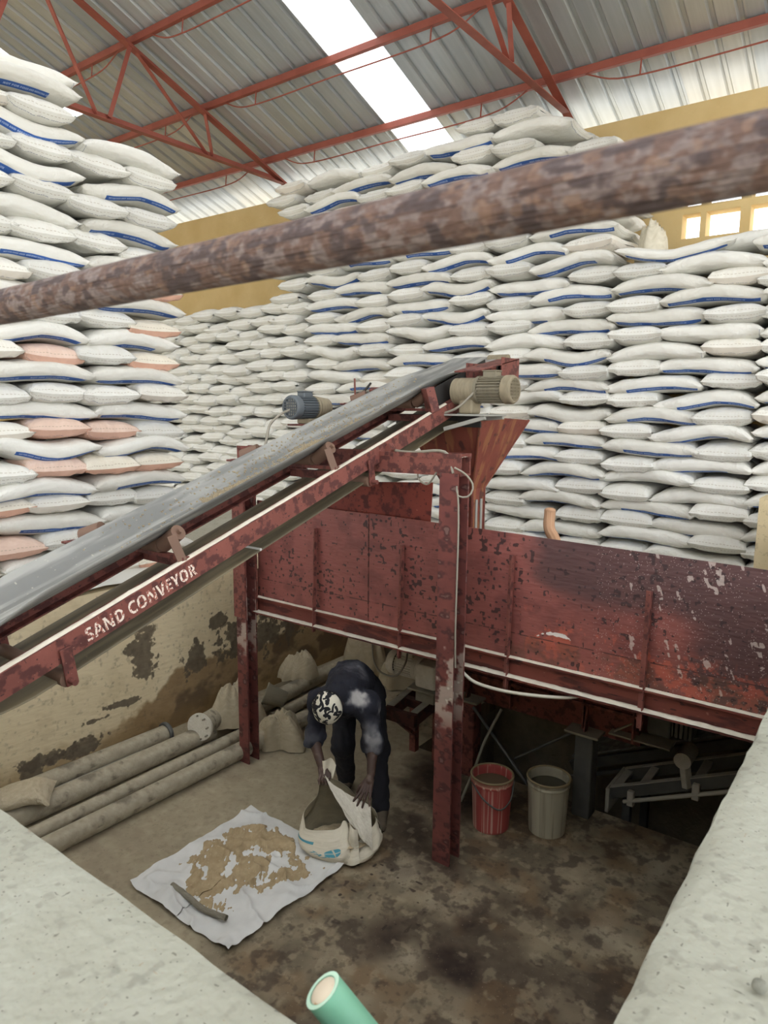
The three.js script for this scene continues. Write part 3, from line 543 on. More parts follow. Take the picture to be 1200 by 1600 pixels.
  part(m2, 'gearbox', [new THREE.CylinderGeometry(0.07, 0.085, 0.13, 24).rotateX(-Math.PI / 2).translate(0, 0, -0.17), box(0.12, 0.04, 0.24, 0, -0.1, -0.1, 0.01)], M.motorDust);
  part(m2, 'mounting_plate', [box(0.22, 0.012, 0.36, 0.03, -0.126, -0.08, 0.003), bar(V(0.1, -0.13, 0.05), V(0.18, -0.28, 0.05), 0.03, 0.03), bar(V(0.1, -0.13, -0.2), V(0.18, -0.28, -0.2), 0.03, 0.03)], M.rust);
  // tail legs, out of view to the left
  for (const x of [xl, xr]) part(conveyor, 'tail_leg', boxAt(x - 0.04, x + 0.04, 0, chY(-1.0) - h, -1.04, -0.96, 0.004), M.rust);
  // spilt sand riding on the belt
  const r = rng(9), top = (z, s) => { const e = step(zH, zH + 1.0, z) * step(zT, zT - 0.8, z); return V(XC - s * 0.19, axisY(z), z).addScaledVector(n, R + 0.085 * e * Math.pow(clamp((Math.abs(s) - 0.38) / 0.62), 1.15)); };
  const grain = new THREE.IcosahedronGeometry(0.0065, 0), im = new THREE.InstancedMesh(grain, M.sand, 2600), o = new THREE.Object3D();
  for (let i = 0; i < 2600; i++) {
    const t = r(), z = mix(-2.55, -3.92, t), wob = 0.12 * Math.sin(z * 9) + 0.1, dens = fbm(z * 5, 3, 3, 91) > 0.42 || r() < 0.2 ? 1 : 0;
    const s = wob + (r() + r() + r() - 1.5) * 0.22, p = top(z + (dens ? 0 : (r() - 0.5) * 2), dens ? s : (r() * 2 - 1) * 0.9);
    o.position.copy(p); const k = 0.4 + r() * 1.0; o.scale.set(k, k * 0.7, k); o.rotation.set(r() * 6, r() * 6, 0); o.updateMatrix(); im.setMatrixAt(i, o.matrix);
  }
  im.name = 'sand_grains'; im.userData = { kind: 'stuff', label: 'yellow sand scattered along the belt' }; im.castShadow = im.receiveShadow = true; conveyor.add(im);
}

// ---------------------------------------------------------------- the portal that carries the conveyor
{
  const f = thing('support_frame', 'rusty red steel portal of two columns and a crossbeam under the conveyor', 'steel frame');
  const U = cSection(0.13, 0.14, 0.014).map(([x, y]) => [x - 0.065, y - 0.07]);                       // open towards +x
  const col = (x, z, y0, y1, k) => { const g = new THREE.ExtrudeGeometry(new THREE.Shape(U.map(([a, b]) => new THREE.Vector2(a * k, b * k))), { depth: y1 - y0, bevelEnabled: false }); return uvMetres(g.rotateX(-Math.PI / 2).translate(x, y0, z)); };
  T.column = texture(256, 1024, (u, v) => {              // paint scuffed to white plaster splashes half way down
    const a = fbm(u * 6, v * 26, 5, 161), b = fbm(u * 16, v * 64, 3, 162); let c = mix3([92, 48, 44], [126, 68, 60], a); c = mix3(c, [60, 32, 30], step(0.5, 0.7, b) * 0.7);
    const band = step(0.3, 0.4, v) * step(0.66, 0.52, v); return mix3(c, [190, 180, 166], step(0.5, 0.62, fbm(u * 10, v * 30, 4, 163)) * 0.75 * band + step(0.72, 0.8, b) * 0.3);
  });
  const cm = mat({ map: T.column, roughness: 0.75, bumpMap: T.bumpFine, bumpScale: 0.001 });
  const setV = (g) => { const p = g.attributes.position, uv = g.attributes.uv; for (let i = 0; i < p.count; i++) uv.setY(i, p.getY(i) / 2.72); return g; };
  part(f, 'column', setV(col(-2.245, -3.74, 0, 2.6, 1)), cm); part(f, 'column', setV(col(-4.28, -3.85, 0, 2.54, 0.86)), cm);
  part(f, 'column_sleeve', col(-4.28, -3.845, 1.28, 2.46, 1.02), M.rust);
  const beam = part(f, 'crossbeam', section(cSection(0.13, 0.115, 0.012).map(([x, y]) => [y, x - 0.0]).map(([x, y]) => [x - 0.0575, y]), V(-4.22, 2.555, -3.79), V(-2.17, 2.585, -3.745)), M.rust);
  part(beam, 'lip', [bar(V(-4.22, 2.675, -3.735), V(-2.17, 2.705, -3.69), 0.012, 0.03), bar(V(-4.22, 2.675, -3.85), V(-2.17, 2.705, -3.805), 0.012, 0.03)], M.rust);
  part(beam, 'sand_deposit', grid(40, 4, (u, v) => [-2.8 + u * 0.62, 2.694 + 0.012 * fbm(u * 14, v * 4, 3, 8) * Math.sin(v * Math.PI), -3.805 + v * 0.1, u * 0.6, v * 0.1]), M.lime, 'pale sand lying in the beam');
  part(f, 'knee_brace', [bar(V(-2.86, 2.66, -3.79), V(-2.76, 2.74, -3.79), 0.05, 0.05)], M.rust);
}

// ---------------------------------------------------------------- the long red tank
T.tank = texture(2048, 512, (u, v) => {                  // laid out in metres over the front plates
  const x = -4.3 + u * 4.05, y = 1.28 + v * 0.98;
  const a = fbm(x * 2.2, y * 2.2, 5, 171), b = fbm(x * 9, y * 9, 4, 172), c = vn(x * 46, y * 46, 173), d = fbm(x * 40, y * 40, 3, 174);
  let col = mix3([118, 66, 59], [146, 84, 76], a); col = mix3(col, [104, 56, 52], step(0.45, 0.75, b) * 0.6);
  col = mix3(col, [168, 92, 84], step(0.55, 0.7, fbm(x * 1.7 + 9, y * 2.4, 3, 179)) * step(-3.2, -2.6, x) * 0.55);
  const right = step(-1.95, -1.7, x + (b - 0.5) * 0.2);                                            // the bitumen-dark end plate
  const dark = right * step(0.36, 0.56, 0.55 * fbm(x * 1.5, y * 3.2, 3, 175) + 0.45 * step(1.7, 2.15, y) * 0.9 + 0.35 * step(-1.1, -0.6, x) - 0.05);
  col = mix3(col, mix3([66, 44, 44], [88, 58, 56], b), dark * 0.92);
  if (right > 0.5) { const or = step(0.5, 0.62, d * 0.5 + fbm(x * 5, y * 9, 3, 176) * 0.5) * step(0.22, 0.05, Math.abs(y - (1.56 - (x + 1.2) * 0.1))); col = mix3(col, [176, 88, 68], or * 0.75); }
  if (y < 1.58 && y > 1.43 && x > -1.95) col = mix3(col, [88, 66, 52], 0.35 * step(0.4, 0.6, b));
  const pits = fbm(x * 3, y * 3, 3, 177); if (c > 0.86 - 0.2 * step(0.45, 0.65, pits) && vn(x * 60, y * 60, 181) > 0.4) col = mix3(col, [44, 26, 26], 0.75);
  if (x > -1.25 && fbm(x * 26 + y * 8, y * 10, 2, 178) > 0.74 && d > 0.46) col = mix3(col, [196, 184, 174], 0.7);      // splashes of lime
  if (x > -1.4 && hash(Math.floor(x * 260), Math.floor(y * 260), 5) > 0.975) col = mix3(col, [200, 190, 180], 0.6);
  if (Math.hypot((x + 1.62) / 0.13, (y - 1.635 + (x + 1.62) * (x + 1.62) * 2) / 0.014) < 0.8 + (d - 0.5)) col = [214, 206, 198];
  if (Math.abs(y - 1.585) < 0.004 || Math.abs(x + 3.09) < 0.006) col = mix3(col, [58, 30, 28], 0.7 * step(0.35, 0.5, d));
  return col;
});
{
  const t = thing('red_steel_tank', 'long red steel tank with pitted paint and welded stiffener bars', 'tank');
  const tm = mat({ map: T.tank, roughness: 0.55, bumpMap: T.bumpFine, bumpScale: 0.0025 });
  const tankUv = (g) => { const p = g.attributes.position, uv = g.attributes.uv; for (let i = 0; i < p.count; i++) uv.setXY(i, (p.getX(i) + 4.3) / 4.05, (p.getY(i) - 1.28) / 0.98); return g; };
  const plate = (x0, x1, y1a, y1b, z) => { const s = new THREE.Shape([[x0, 1.4], [x1, 1.4], [x1, y1b], [x0, y1a]].map(([a, b]) => new THREE.Vector2(a, b))); return tankUv(uvMetres(new THREE.ExtrudeGeometry(s, { depth: 0.008, bevelEnabled: false }).translate(0, 0, z))); };
  part(t, 'front_plate', plate(-4.25, -3.09, 2.235, 2.235, -3.968), tm); part(t, 'front_plate', plate(-3.085, -1.862, 2.238, 2.222, -3.97), tm); part(t, 'front_plate', plate(-1.866, -0.3, 2.222, 2.195, -3.962), tm, 'dark stained front plate with lime splashes');
  part(t, 'back_plate', boxAt(-4.25, -0.3, 1.3, 1.66, -6.3, -6.29), M.rust);
  part(t, 'end_plate', boxAt(-4.26, -4.25, 1.3, 1.66, -6.3, -3.96), M.rust); part(t, 'end_plate', boxAt(-0.31, -0.3, 1.3, 1.66, -6.3, -3.96), M.rust);
  part(t, 'deepened_bottom_plate', boxAt(-4.25, -0.3, 1.3, 1.312, -6.3, -3.95), M.rust);  // tank drawn deeper out of sight, to keep light off the sump
  const sill = part(t, 'sill_channel', [tankUv(boxAt(-4.26, -0.3, 1.425, 1.435, -3.97, -3.9)), tankUv(boxAt(-4.26, -0.3, 1.31, 1.43, -3.955, -3.945)), tankUv(boxAt(-4.26, -0.3, 1.3, 1.312, -3.97, -3.885))], mat({ map: T.rust, color: 0xecd0c6, roughness: 0.7 }));
  const lime = (x0, x1, y, z0, z1, n, hh, seed) => grid(n, 4, (u, v) => [x0 + (x1 - x0) * u, y + hh * fbm(u * n * 0.4, v * 3, 3, seed) * (0.3 + Math.sin(v * Math.PI)), mix(z0, z1, v) + 0.006 * (fbm(u * n * 0.7, v, 2, seed + 3) - 0.5), u * (x1 - x0), v * 0.1]);
  const dust = M.lime;
  part(sill, 'dust_ledge', lime(-4.24, -0.32, 1.312, -3.945, -3.882, 160, 0.016, 31), dust, 'pale dust lying on the lower ledge');
  part(sill, 'dust_ledge', lime(-4.24, -0.32, 1.435, -3.95, -3.905, 160, 0.007, 37), dust, 'thin pale dust on the upper ledge');
  for (const [x, y0, y1] of [[-3.59, 1.27, 2.08], [-2.775, 1.24, 2.05], [-1.935, 1.22, 2.09], [-1.09, 1.2, 2.0]]) part(t, 'stiffener_bar', section([[0, 0], [0.034, 0], [0.034, 0.006], [0.006, 0.006], [0.006, 0.034], [0, 0.034]].map(([a, b]) => [a - 0.017, b - 0.017]), V(x, y0, -3.9), V(x, y1, -3.928), V(0, 0, 1)), M.rust);
  part(t, 'raised_plate', (() => { const s = new THREE.Shape([[-4.1, 2.1], [-2.62, 2.1], [-2.6, 2.49], [-3.34, 2.445], [-3.75, 2.2]].map(([a, b]) => new THREE.Vector2(a, b))); return uvMetres(new THREE.ExtrudeGeometry(s, { depth: 0.006, bevelEnabled: false }).translate(0, 0, -4.05), 0.7); })(), mat({ map: T.rust, color: 0xffcdbb, roughness: 0.75 }), 'bare rusty plate standing above the tank rim');
  for (const [x, z] of [[-0.45, -6.2], [-2.2, -6.2]]) part(t, 'leg', boxAt(x - 0.05, x + 0.05, x < -3.3 ? 0 : -1.4, 1.3, z - 0.05, z + 0.05), M.rust);
}
{   // the discharge chute under the conveyor's head: a four-sided funnel and its neck
  const ch = thing('discharge_chute', 'rusty red steel funnel chute hanging below the conveyor head', 'chute');
  const topR = [[-3.42, -4.78], [-2.63, -4.75], [-2.6, -5.52], [-3.42, -5.55]], neck = [[-3.1, -5.0], [-2.83, -5.0], [-2.83, -5.2], [-3.1, -5.2]];
  const ring = (pts, y) => pts.map(([x, z], i) => V(x, Array.isArray(y) ? y[i] : y, z));
  const A = ring(topR, [2.93, 2.935, 2.9, 2.9]), B = ring(neck, 2.34), Cc = ring(neck, 1.5);
  const sides = (P, Q, n) => { const list = []; for (let i = 0; i < 4; i++) { const j = (i + 1) % 4; for (const off of [0, 0.008]) { const cx = (P[0].x + P[2].x) / 2, cz = (P[0].z + P[2].z) / 2, sh = (q) => [q.x + (cx - q.x) * off, q.y, q.z + (cz - q.z) * off]; list.push(uvMetres(grid(6, n, (u, v) => { const p = P[i].clone().lerp(P[j], u), q = Q[i].clone().lerp(Q[j], u); return sh(p.lerp(q, v)); }).toNonIndexed())); } } return list; };
  T.chute = texture(512, 512, (u, v) => { const a = fbm(u * 6, v * 6, 5, 191, 6), b = fbm(u * 20, v * 4, 4, 192); let c = mix3([104, 50, 40], [136, 72, 54], a); c = mix3(c, [146, 100, 62], step(0.52, 0.72, b) * 0.7); return mix3(c, [64, 36, 32], step(0.6, 0.78, fbm(u * 14, v * 14, 3, 193, 14)) * 0.7); });
  const cm = mat({ map: T.chute, roughness: 0.75, bumpMap: T.bumpFine, bumpScale: 0.002 });
  part(ch, 'funnel', sides(A, B, 8), cm); part(ch, 'neck', sides(B, Cc, 6), cm);
  part(ch, 'rubber_skirt', boxAt(-3.42, -2.635, 2.85, 2.945, -4.765, -4.745), M.blackSteel, 'black rubber strip along the rim');
  part(ch, 'corner_bead', [rod(A[1], B[1], 0.012, 0.012, 8), rod(B[1], Cc[1], 0.012, 0.012, 8), rod(A[2], B[2], 0.01, 0.01, 8), rod(B[2], Cc[2], 0.01, 0.01, 8)], cm);
  part(ch, 'neck_strap', [boxAt(-2.829, -2.822, 1.5, 2.25, -5.08, -5.05), boxAt(-2.829, -2.822, 1.5, 2.25, -5.16, -5.13)], M.greyPaint);
}

// ---------------------------------------------------------------- things under the tank
M.grime = mat({ map: T.dusty, color: 0xf0ede6, roughness: 0.9 });
{
  const t = thing('screw_trough', 'red steel screw trough on stands under the tank', 'trough');
  const s = new THREE.Shape([[-5.45, 1.28], [-4.76, 1.28], [-4.76, 0.9], [-4.86, 0.63], [-5.36, 0.63], [-5.45, 0.9]].map(([a, b]) => new THREE.Vector2(-a, b)));
  part(t, 'body', uvMetres(new THREE.ExtrudeGeometry(s, { depth: 1.62, bevelEnabled: false }).rotateY(Math.PI / 2).translate(-2.96, 0, 0)), M.rust);
  part(t, 'rim_flange', [boxAt(-2.98, -1.32, 1.2, 1.24, -4.76, -4.72), boxAt(-2.98, -1.32, 0.88, 0.9, -4.76, -4.735)], M.rust);
  for (const x of [-2.9, -2.3, -1.72, -1.36]) part(t, 'rib', boxAt(x - 0.006, x + 0.006, 0.7, 1.2, -4.79, -4.73), M.rust);
}
const stand = (x, label, m, group) => {
  const s = thing('machine_stand', label, 'stand', 'stands under the screw trough', V(x, 0, -4.82));
  part(s, 'post', box(0.135, 0.66, 0.135, 0, 0.33, 0, 0.012), m); part(s, 'top_plate', box(0.25, 0.02, 0.22, 0, 0.67, 0.02, 0.004), M.grime, 'dusty steel plate');
  part(s, 'gusset', bar(V(0.01, 0.68, 0.07), V(0.01, 0.86, 0.02), 0.012, 0.07), M.rust);
};
stand(-2.69, 'red steel stand behind the red bucket', M.rust); stand(-1.71, 'grey steel stand behind the grey bucket', M.darkSteel);
{
  const b = thing('cross_brace', 'crossed thin steel rods bracing the stands under the tank', 'brace');
  part(b, 'rod', rod(V(-2.6, 0.64, -4.7), V(-2.02, 0.1, -4.66), 0.012, 0.012, 8), M.darkSteel); part(b, 'rod', rod(V(-1.78, 0.66, -4.72), V(-2.24, 0.3, -4.74), 0.01, 0.01, 8), M.darkSteel);
}
single('leaning_stick', tube([V(-2.36, 0.68, -4.72), V(-2.43, 0.45, -4.6), V(-2.47, 0.22, -4.5), V(-2.52, 0.0, -4.4)], 0.012, 16, 8), M.grime, 'pale thin stick leaning behind the red bucket', 'stick');
{   // drive of the screw: motor and gearbox on a slotted steel base
  const d = thing('drive_unit', 'grey electric motor with gearbox on a slotted steel base under the tank', 'motor');
  const mg = new THREE.Group(); mg.name = 'electric_motor'; mg.position.set(-3.2, 0.86, -4.66); mg.rotation.y = -Math.PI / 2; d.add(mg);
  makeMotor(mg, 0.098, 0.2, M.lime, M.lime);
  part(d, 'gearbox', [box(0.2, 0.2, 0.2, -2.98, 0.83, -4.66, 0.03), rod(V(-3.12, 0.86, -4.66), V(-3.05, 0.86, -4.66), 0.1, 0.1, 20), rod(V(-2.9, 0.83, -4.66), V(-2.75, 0.83, -4.7), 0.05, 0.05, 16)], M.lime);
  part(d, 'pedestal', [box(0.26, 0.02, 0.24, -3.0, 0.715, -4.66, 0.004), box(0.18, 0.1, 0.16, -3.0, 0.65, -4.68, 0.006)], M.grime);
  const base = part(d, 'base_frame', [bar(V(-3.185, 0.55, -4.38), V(-3.28, 0.55, -4.92), 0.07, 0.1, 0.004), bar(V(-2.955, 0.55, -4.37), V(-3.02, 0.55, -4.9), 0.07, 0.1, 0.004), bar(V(-3.215, 0.55, -4.36), V(-2.92, 0.55, -4.36), 0.1, 0.05, 0.004, V(0, 0, 1)), bar(V(-3.27, 0.565, -4.62), V(-2.95, 0.565, -4.62), 0.07, 0.07, 0.004, V(0, 0, 1)), bar(V(-3.28, 0.55, -4.9), V(-2.98, 0.55, -4.9), 0.1, 0.05, 0.004, V(0, 0, 1))], mat({ map: T.rust, color: 0x9c8f84, roughness: 0.85 }));
  part(base, 'base_dust', [box(0.066, 0.004, 0.5, -3.23, 0.602, -4.64, 0, [0, 0.17, 0]).translate(0, 0, 0)].slice(0, 0).concat([bar(V(-3.187, 0.603, -4.39), V(-3.278, 0.603, -4.9), 0.06, 0.005), bar(V(-2.957, 0.603, -4.39), V(-3.018, 0.603, -4.89), 0.06, 0.005)]), M.dusty);
  for (const [x, z] of [[-3.27, -4.86], [-3.02, -4.84]]) part(d, 'leg', boxAt(x - 0.03, x + 0.03, 0, 0.5, z - 0.03, z + 0.03), M.rust);
  part(d, 'knee_brace', bar(V(-3.2, 0.5, -4.42), V(-3.26, 0.16, -4.84), 0.03, 0.03), M.rust);
  part(d, 'motor_cable', tube([V(-3.2, 0.98, -4.64), V(-3.13, 0.93, -4.5), V(-3.16, 0.85, -4.42), V(-3.26, 0.87, -4.36), V(-3.3, 0.95, -4.32), V(-3.31, 1.1, -4.3), V(-3.32, 1.3, -4.32)], 0.008, 40, 6), M.cable);
}
{   // the small conveyor standing in the sump
  const c = thing('pit_conveyor', 'dusty dark belt conveyor rising to the right inside the dark sump', 'conveyor');
  const y = (x) => 0.09 + (x + 1.6) * 0.47, dust = mat({ map: T.lime, color: 0xd8d8d8, roughness: 0.95 }), dk = M.darkSteel;
  for (const z of [-5.15, -5.5]) { const r = part(c, 'side_rail', bar(V(-1.62, y(-1.62) - 0.03, z), V(-0.35, y(-0.35) - 0.03, z), 0.05, 0.09, 0.006), dk); part(r, 'dust_cap', bar(V(-1.62, y(-1.62) + 0.018, z), V(-0.35, y(-0.35) + 0.018, z), 0.048, 0.006), dust); }
  for (const x of [-1.58, -1.38, -1.0, -0.6]) part(c, 'cross_member', bar(V(x, y(x) - 0.01, -5.5), V(x, y(x) - 0.01, -5.15), 0.06, 0.03, 0.004), dust);
  part(c, 'end_plate', box(0.03, 0.2, 0.42, -1.63, y(-1.63) - 0.08, -5.32, 0.006), dust);
  part(c, 'tension_rod', rod(V(-1.5, y(-1.5) - 0.1, -5.1), V(-0.4, y(-0.4) - 0.1, -5.1), 0.016, 0.016, 10), dust);
  for (const x of [-1.45, -1.0]) part(c, 'rod_clamp', box(0.05, 0.12, 0.05, x, y(x) - 0.08, -5.11, 0.008), dust);
  const br = part(c, 'roller_bracket', bar(V(-1.06, y(-1.06) - 0.05, -5.12), V(-1.1, y(-1.06) + 0.14, -5.14), 0.07, 0.05, 0.01), dust);
  part(br, 'roller', rod(V(-1.1, y(-1.06) + 0.16, -5.08), V(-1.1, y(-1.06) + 0.16, -5.3), 0.06, 0.06, 20), dust);
  part(c, 'belt', bar(V(-2.1, y(-2.1) + 0.16, -5.78), V(-0.32, y(-0.32) + 0.16, -5.78), 0.42, 0.02, 0.004), M.belt);
  part(c, 'belt_frame', [bar(V(-2.1, y(-2.1) + 0.08, -5.58), V(-0.32, y(-0.32) + 0.08, -5.58), 0.04, 0.08), bar(V(-2.1, y(-2.1) - 0.02, -5.56), V(-0.32, y(-0.32) - 0.02, -5.56), 0.03, 0.03)], M.darkSteel);
  for (const x of [-1.5, -0.6]) for (const z of [-5.2, -5.7]) part(c, 'leg', boxAt(x - 0.03, x + 0.03, -1.4, y(x) - 0.06, z - 0.03, z + 0.03), dk);
}
{
  const g = thing('small_gear_motor', 'small dark gear motor hanging under the right part of the tank', 'motor');
  part(g, 'gearbox', [box(0.16, 0.16, 0.16, -1.2, 0.86, -4.85, 0.02), rod(V(-1.33, 0.9, -4.8), V(-1.33, 1.3, -4.8), 0.035, 0.035, 14), rod(V(-1.33, 1.0, -4.8), V(-1.33, 1.06, -4.8), 0.06, 0.06, 14)], M.darkSteel);
  part(g, 'cooling_flange', [0, 1, 2, 3, 4].map((k) => box(0.02, 0.2, 0.14, -1.12 + k * 0.03, 0.9, -4.86, 0.003)), M.darkSteel);
  part(g, 'bracket', [box(0.42, 0.014, 0.16, -1.32, 0.72, -4.82, 0.003, [0, 0, 0]), bar(V(-1.5, 0.73, -4.82), V(-1.38, 0.82, -4.82), 0.1, 0.01), bar(V(-1.2, 1.3, -4.9), V(-1.2, 0.92, -4.9), 0.05, 0.02)], M.grime);
}

// ---------------------------------------------------------------- buckets
function bucket(label, x, z, r, h, map, waterTone, handle) {
  const b = thing('plastic_bucket', label, 'bucket', 'twenty litre buckets', V(x, 0, z)), m = mat({ map, roughness: 0.55 });
  const o = [[0, 0.004], [r * 0.86, 0.004], [r * 0.88, 0.0], [r * 0.9, 0.02], [r, h - 0.06], [r * 1.045, h - 0.055], [r * 1.045, h - 0.045], [r * 1.01, h - 0.04], [r * 1.01, h - 0.028], [r * 1.06, h - 0.022], [r * 1.07, h - 0.004], [r * 1.03, h], [r * 0.985, h - 0.004], [r * 0.97, h - 0.03], [r * 0.86, 0.02], [0, 0.02]];
  part(b, 'shell', lathe(o, 44), m);
  part(b, 'rim', new THREE.TorusGeometry(r * 1.035, 0.008, 8, 44).rotateX(Math.PI / 2).translate(0, h - 0.006, 0), mat({ map: T.dusty, color: 0xe8d3ae, roughness: 0.8 }), 'dusty rim');
  part(b, 'water', new THREE.CircleGeometry(r * 0.955, 40).rotateX(-Math.PI / 2).translate(0, h - 0.075, 0), mat({ color: waterTone, roughness: 0.12 }), 'murky water');
  if (handle) part(b, 'handle', tube([V(-r * 1.05, h - 0.05, 0.02), V(-r * 0.6, h - 0.13, r * 0.92), V(0.02, h - 0.19, r * 1.12), V(r * 0.7, h - 0.14, r * 0.88), V(r * 1.06, h - 0.05, 0.02)].map((p) => p.applyAxisAngle(V(0, 1, 0), 0.75)), 0.006, 30, 6), M.darkSteel);
  return b;
}
T.redPail = texture(512, 512, (u, v) => { const s = fbm(u * 60, v * 5, 4, 211), a = fbm(u * 10, v * 10, 4, 212); let c = mix3([150, 62, 60], [174, 82, 76], a); c = mix3(c, [206, 188, 170], step(0.56, 0.7, s) * 0.7); c = mix3(c, [120, 108, 94], step(0.2, 0.04, v) * 0.55); return v > 0.42 && v < 0.62 ? mix3(c, [190, 170, 138], 0.55) : c; });
T.greyPail = texture(512, 512, (u, v) => { const s = fbm(u * 30, v * 5, 4, 221), a = fbm(u * 8, v * 8, 5, 222); return mix3(mix3([146, 139, 120], [178, 170, 148], a), [108, 101, 86], step(0.5, 0.72, s) * 0.6); });
bucket('red plastic bucket streaked with lime, full of murky water', -2.19, -4.27, 0.145, 0.4, T.redPail, 0x5b5340, true);
bucket('grey plastic bucket full of murky water beside the red one', -1.845, -4.47, 0.145, 0.41, T.greyPail, 0x3f3b30, false);

// ---------------------------------------------------------------- pipes and rubbish along the ochre wall
function pipe(label, x, z0, z1, r, y, opt = {}) {
  const p = thing('steel_pipe', label, 'pipe', 'old steel pipes along the wall'), x1 = opt.x1 ?? x;
  const L = Math.abs(z1 - z0), n = Math.round(L / 0.05);
  const g = grid(22, n, (u, v) => { const a = u * Math.PI * 2, k = 1 + 0.02 * (fbm(u * 8, v * L * 6, 2, 231) - 0.5); return [mix(x, x1, v) + Math.cos(a) * r * k, y + Math.sin(a) * r * k, mix(z0, z1, v), u * r * 6.3, v * L]; }, true);
  part(p, 'tube', g, opt.m ?? M.pipe);
  if (opt.flange) part(p, 'flange', new THREE.TorusGeometry(r * 1.15, 0.014, 8, 26).scale(1, 1, 1.6).translate(x1, y, z1), M.darkSteel);
  return p;
}
T.pipe = texture(512, 1024, (u, v) => {               // dust in patches over dark steel
  const a = fbm(u * 5, v * 12, 5, 241), b = fbm(u * 30, v * 30, 3, 242); return mix3(mix3([148, 138, 118], [178, 168, 146], b), [104, 96, 82], step(0.55, 0.72, fbm(u * 9, v * 9, 5, 243) * 0.7 + a * 0.3) * 0.75);
});
M.pipe = mat({ map: T.pipe, roughness: 0.9, bumpMap: T.bumpFine, bumpScale: 0.003 });
pipe('dusty flanged pipe lying closest to the ochre wall', -5.2, -1.0, -3.62, 0.074, 0.085, { x1: -5.12, flange: true });
pipe('thick pale dusty pipe running to the blank flange', -4.86, -1.0, -3.9, 0.082, 0.084, { x1: -4.84 });
pipe('thinner dark pipe between two thicker ones', -4.6, -1.0, -4.2, 0.056, 0.058);
pipe('sand covered pipe nearest the open floor', -4.37, -1.0, -4.95, 0.072, 0.074, { x1: -4.36 });
pipe('dusty pipe further back in the corner behind the cloth', -4.86, -4.35, -6.0, 0.08, 0.085, { x1: -4.98 });
pipe('thin dusty pipe in the corner behind the worker', -4.62, -4.45, -5.7, 0.055, 0.06, { x1: -4.7 });
single('plank', box(0.1, 0.018, 1.5, -5.02, 0.14, -2.6, 0.004, [0, 0, 0]).translate(0, -0.09, 0), M.dusty, 'pale dusty plank lying between the pipes', 'plank');
{
  const f = thing('flanged_pipe_stub', 'short fat pipe stub closed by a pale bolted blank flange', 'pipe');
  const a = V(-4.78, 0.2, -3.74), b = V(-4.9, 0.17, -4.1);
  part(f, 'stub', rod(a, b, 0.092, 0.092, 24), M.pipe); const disc = part(f, 'blank_flange', rod(a.clone().lerp(b, -0.06), a, 0.122, 0.122, 30), M.lime, 'pale round flange');
  const bolts = []; for (let k = 0; k < 8; k++) { const t = k / 8 * 6.283 + 0.2, d = b.clone().sub(a).normalize(), p = a.clone().lerp(b, -0.06).add(V(Math.cos(t) * 0.103, Math.sin(t) * 0.103, 0)); bolts.push(rod(p.clone().addScaledVector(d, -0.012), p.clone().addScaledVector(d, 0.02), 0.009, 0.009, 6)); }
  part(disc, 'bolts', bolts, M.grime);
}
function crumple(label, c, rad, seed, tone = 0xffffff, name = 'crumpled_sack') {
  const g = grid(56, 22, (u, v) => {                      // limp cloth fallen in a heap: soft top, folds running down to a ragged hem
    const a = u * Math.PI * 2, ca = Math.cos(a), sa = Math.sin(a), out = 0.85 + 0.45 * (fbm(ca * 1.3 + 4, sa * 1.3 + 4, 2, seed) - 0.5) * 2, r = v * out;
    const n = fbm(ca * r * 1.6 + 9, sa * r * 1.6 + 9, 3, seed + 2), f = 1 - Math.abs(Math.sin(a * 4.5 + n * 6 + seed)), f2 = 1 - Math.abs(fbm(ca * r * 2.4 + 20, sa * r * 2.4 + 20, 2, seed + 7) - 0.5) * 4;
    const y = rad[1] * (Math.pow(Math.max(0, 1 - v * v), 0.7) * (0.55 + 0.9 * n) + 0.5 * f * f * v * (1.05 - v) + 0.12 * f2 * (1 - v * v));
    return [ca * r * rad[0], y - c[1] * 0, sa * r * rad[2], u, v];
  }, true);
  const m = single(name, g, mat({ map: T.lime, color: tone, roughness: 0.95, bumpMap: T.sackBump, bumpScale: 0.01 }), label, 'sack', 'crumpled empty sacks among the pipes'); m.position.set(...c); return m;
}
crumple('dusty crumpled empty sack over the pipes left of the far column', [-4.84, 0.1, -4.16], [0.26, 0.3, 0.3], 51, 0xd6cebe);
crumple('pale crumpled empty sack at the foot of the far column', [-4.28, 0.01, -4.22], [0.26, 0.24, 0.24], 52, 0xd6cebe);
crumple('grey crumpled sack against the wall in the pit corner', [-5.05, 0.14, -5.25], [0.22, 0.24, 0.3], 53, 0xd6cebe);
crumple('tall dusty cloth heap in the pit corner behind the worker', [-4.75, 0.02, -6.05], [0.36, 0.62, 0.26], 54, 0xd6cebe);
crumple('low dusty cloth heap beside the tall one behind the worker', [-4.22, 0.01, -6.0], [0.3, 0.42, 0.26], 55, 0xd6cebe);
{ const m = single('crumpled_sack', sackGeometry(0.5, 0.3, 0.11, 433, { sag: 0.02 }), mat({ map: T.lime, color: 0xd8d0c0, roughness: 0.95, bumpMap: T.sackBump, bumpScale: 0.02 }), 'dusty sack end lying on the pipes beside the near parapet', 'sack', 'crumpled empty sacks among the pipes'); m.position.set(-4.92, 0.2, -2.2); m.rotation.set(0.1, 0.9, 0.06); }
crumple('crumpled white plastic sacks heaped against the tall block of the back stack', [-2.32, 1.45 + 19 * 0.156 + 0.02, -7.75], [0.22, 0.42, 0.24], 57, 0xfbfbf6);
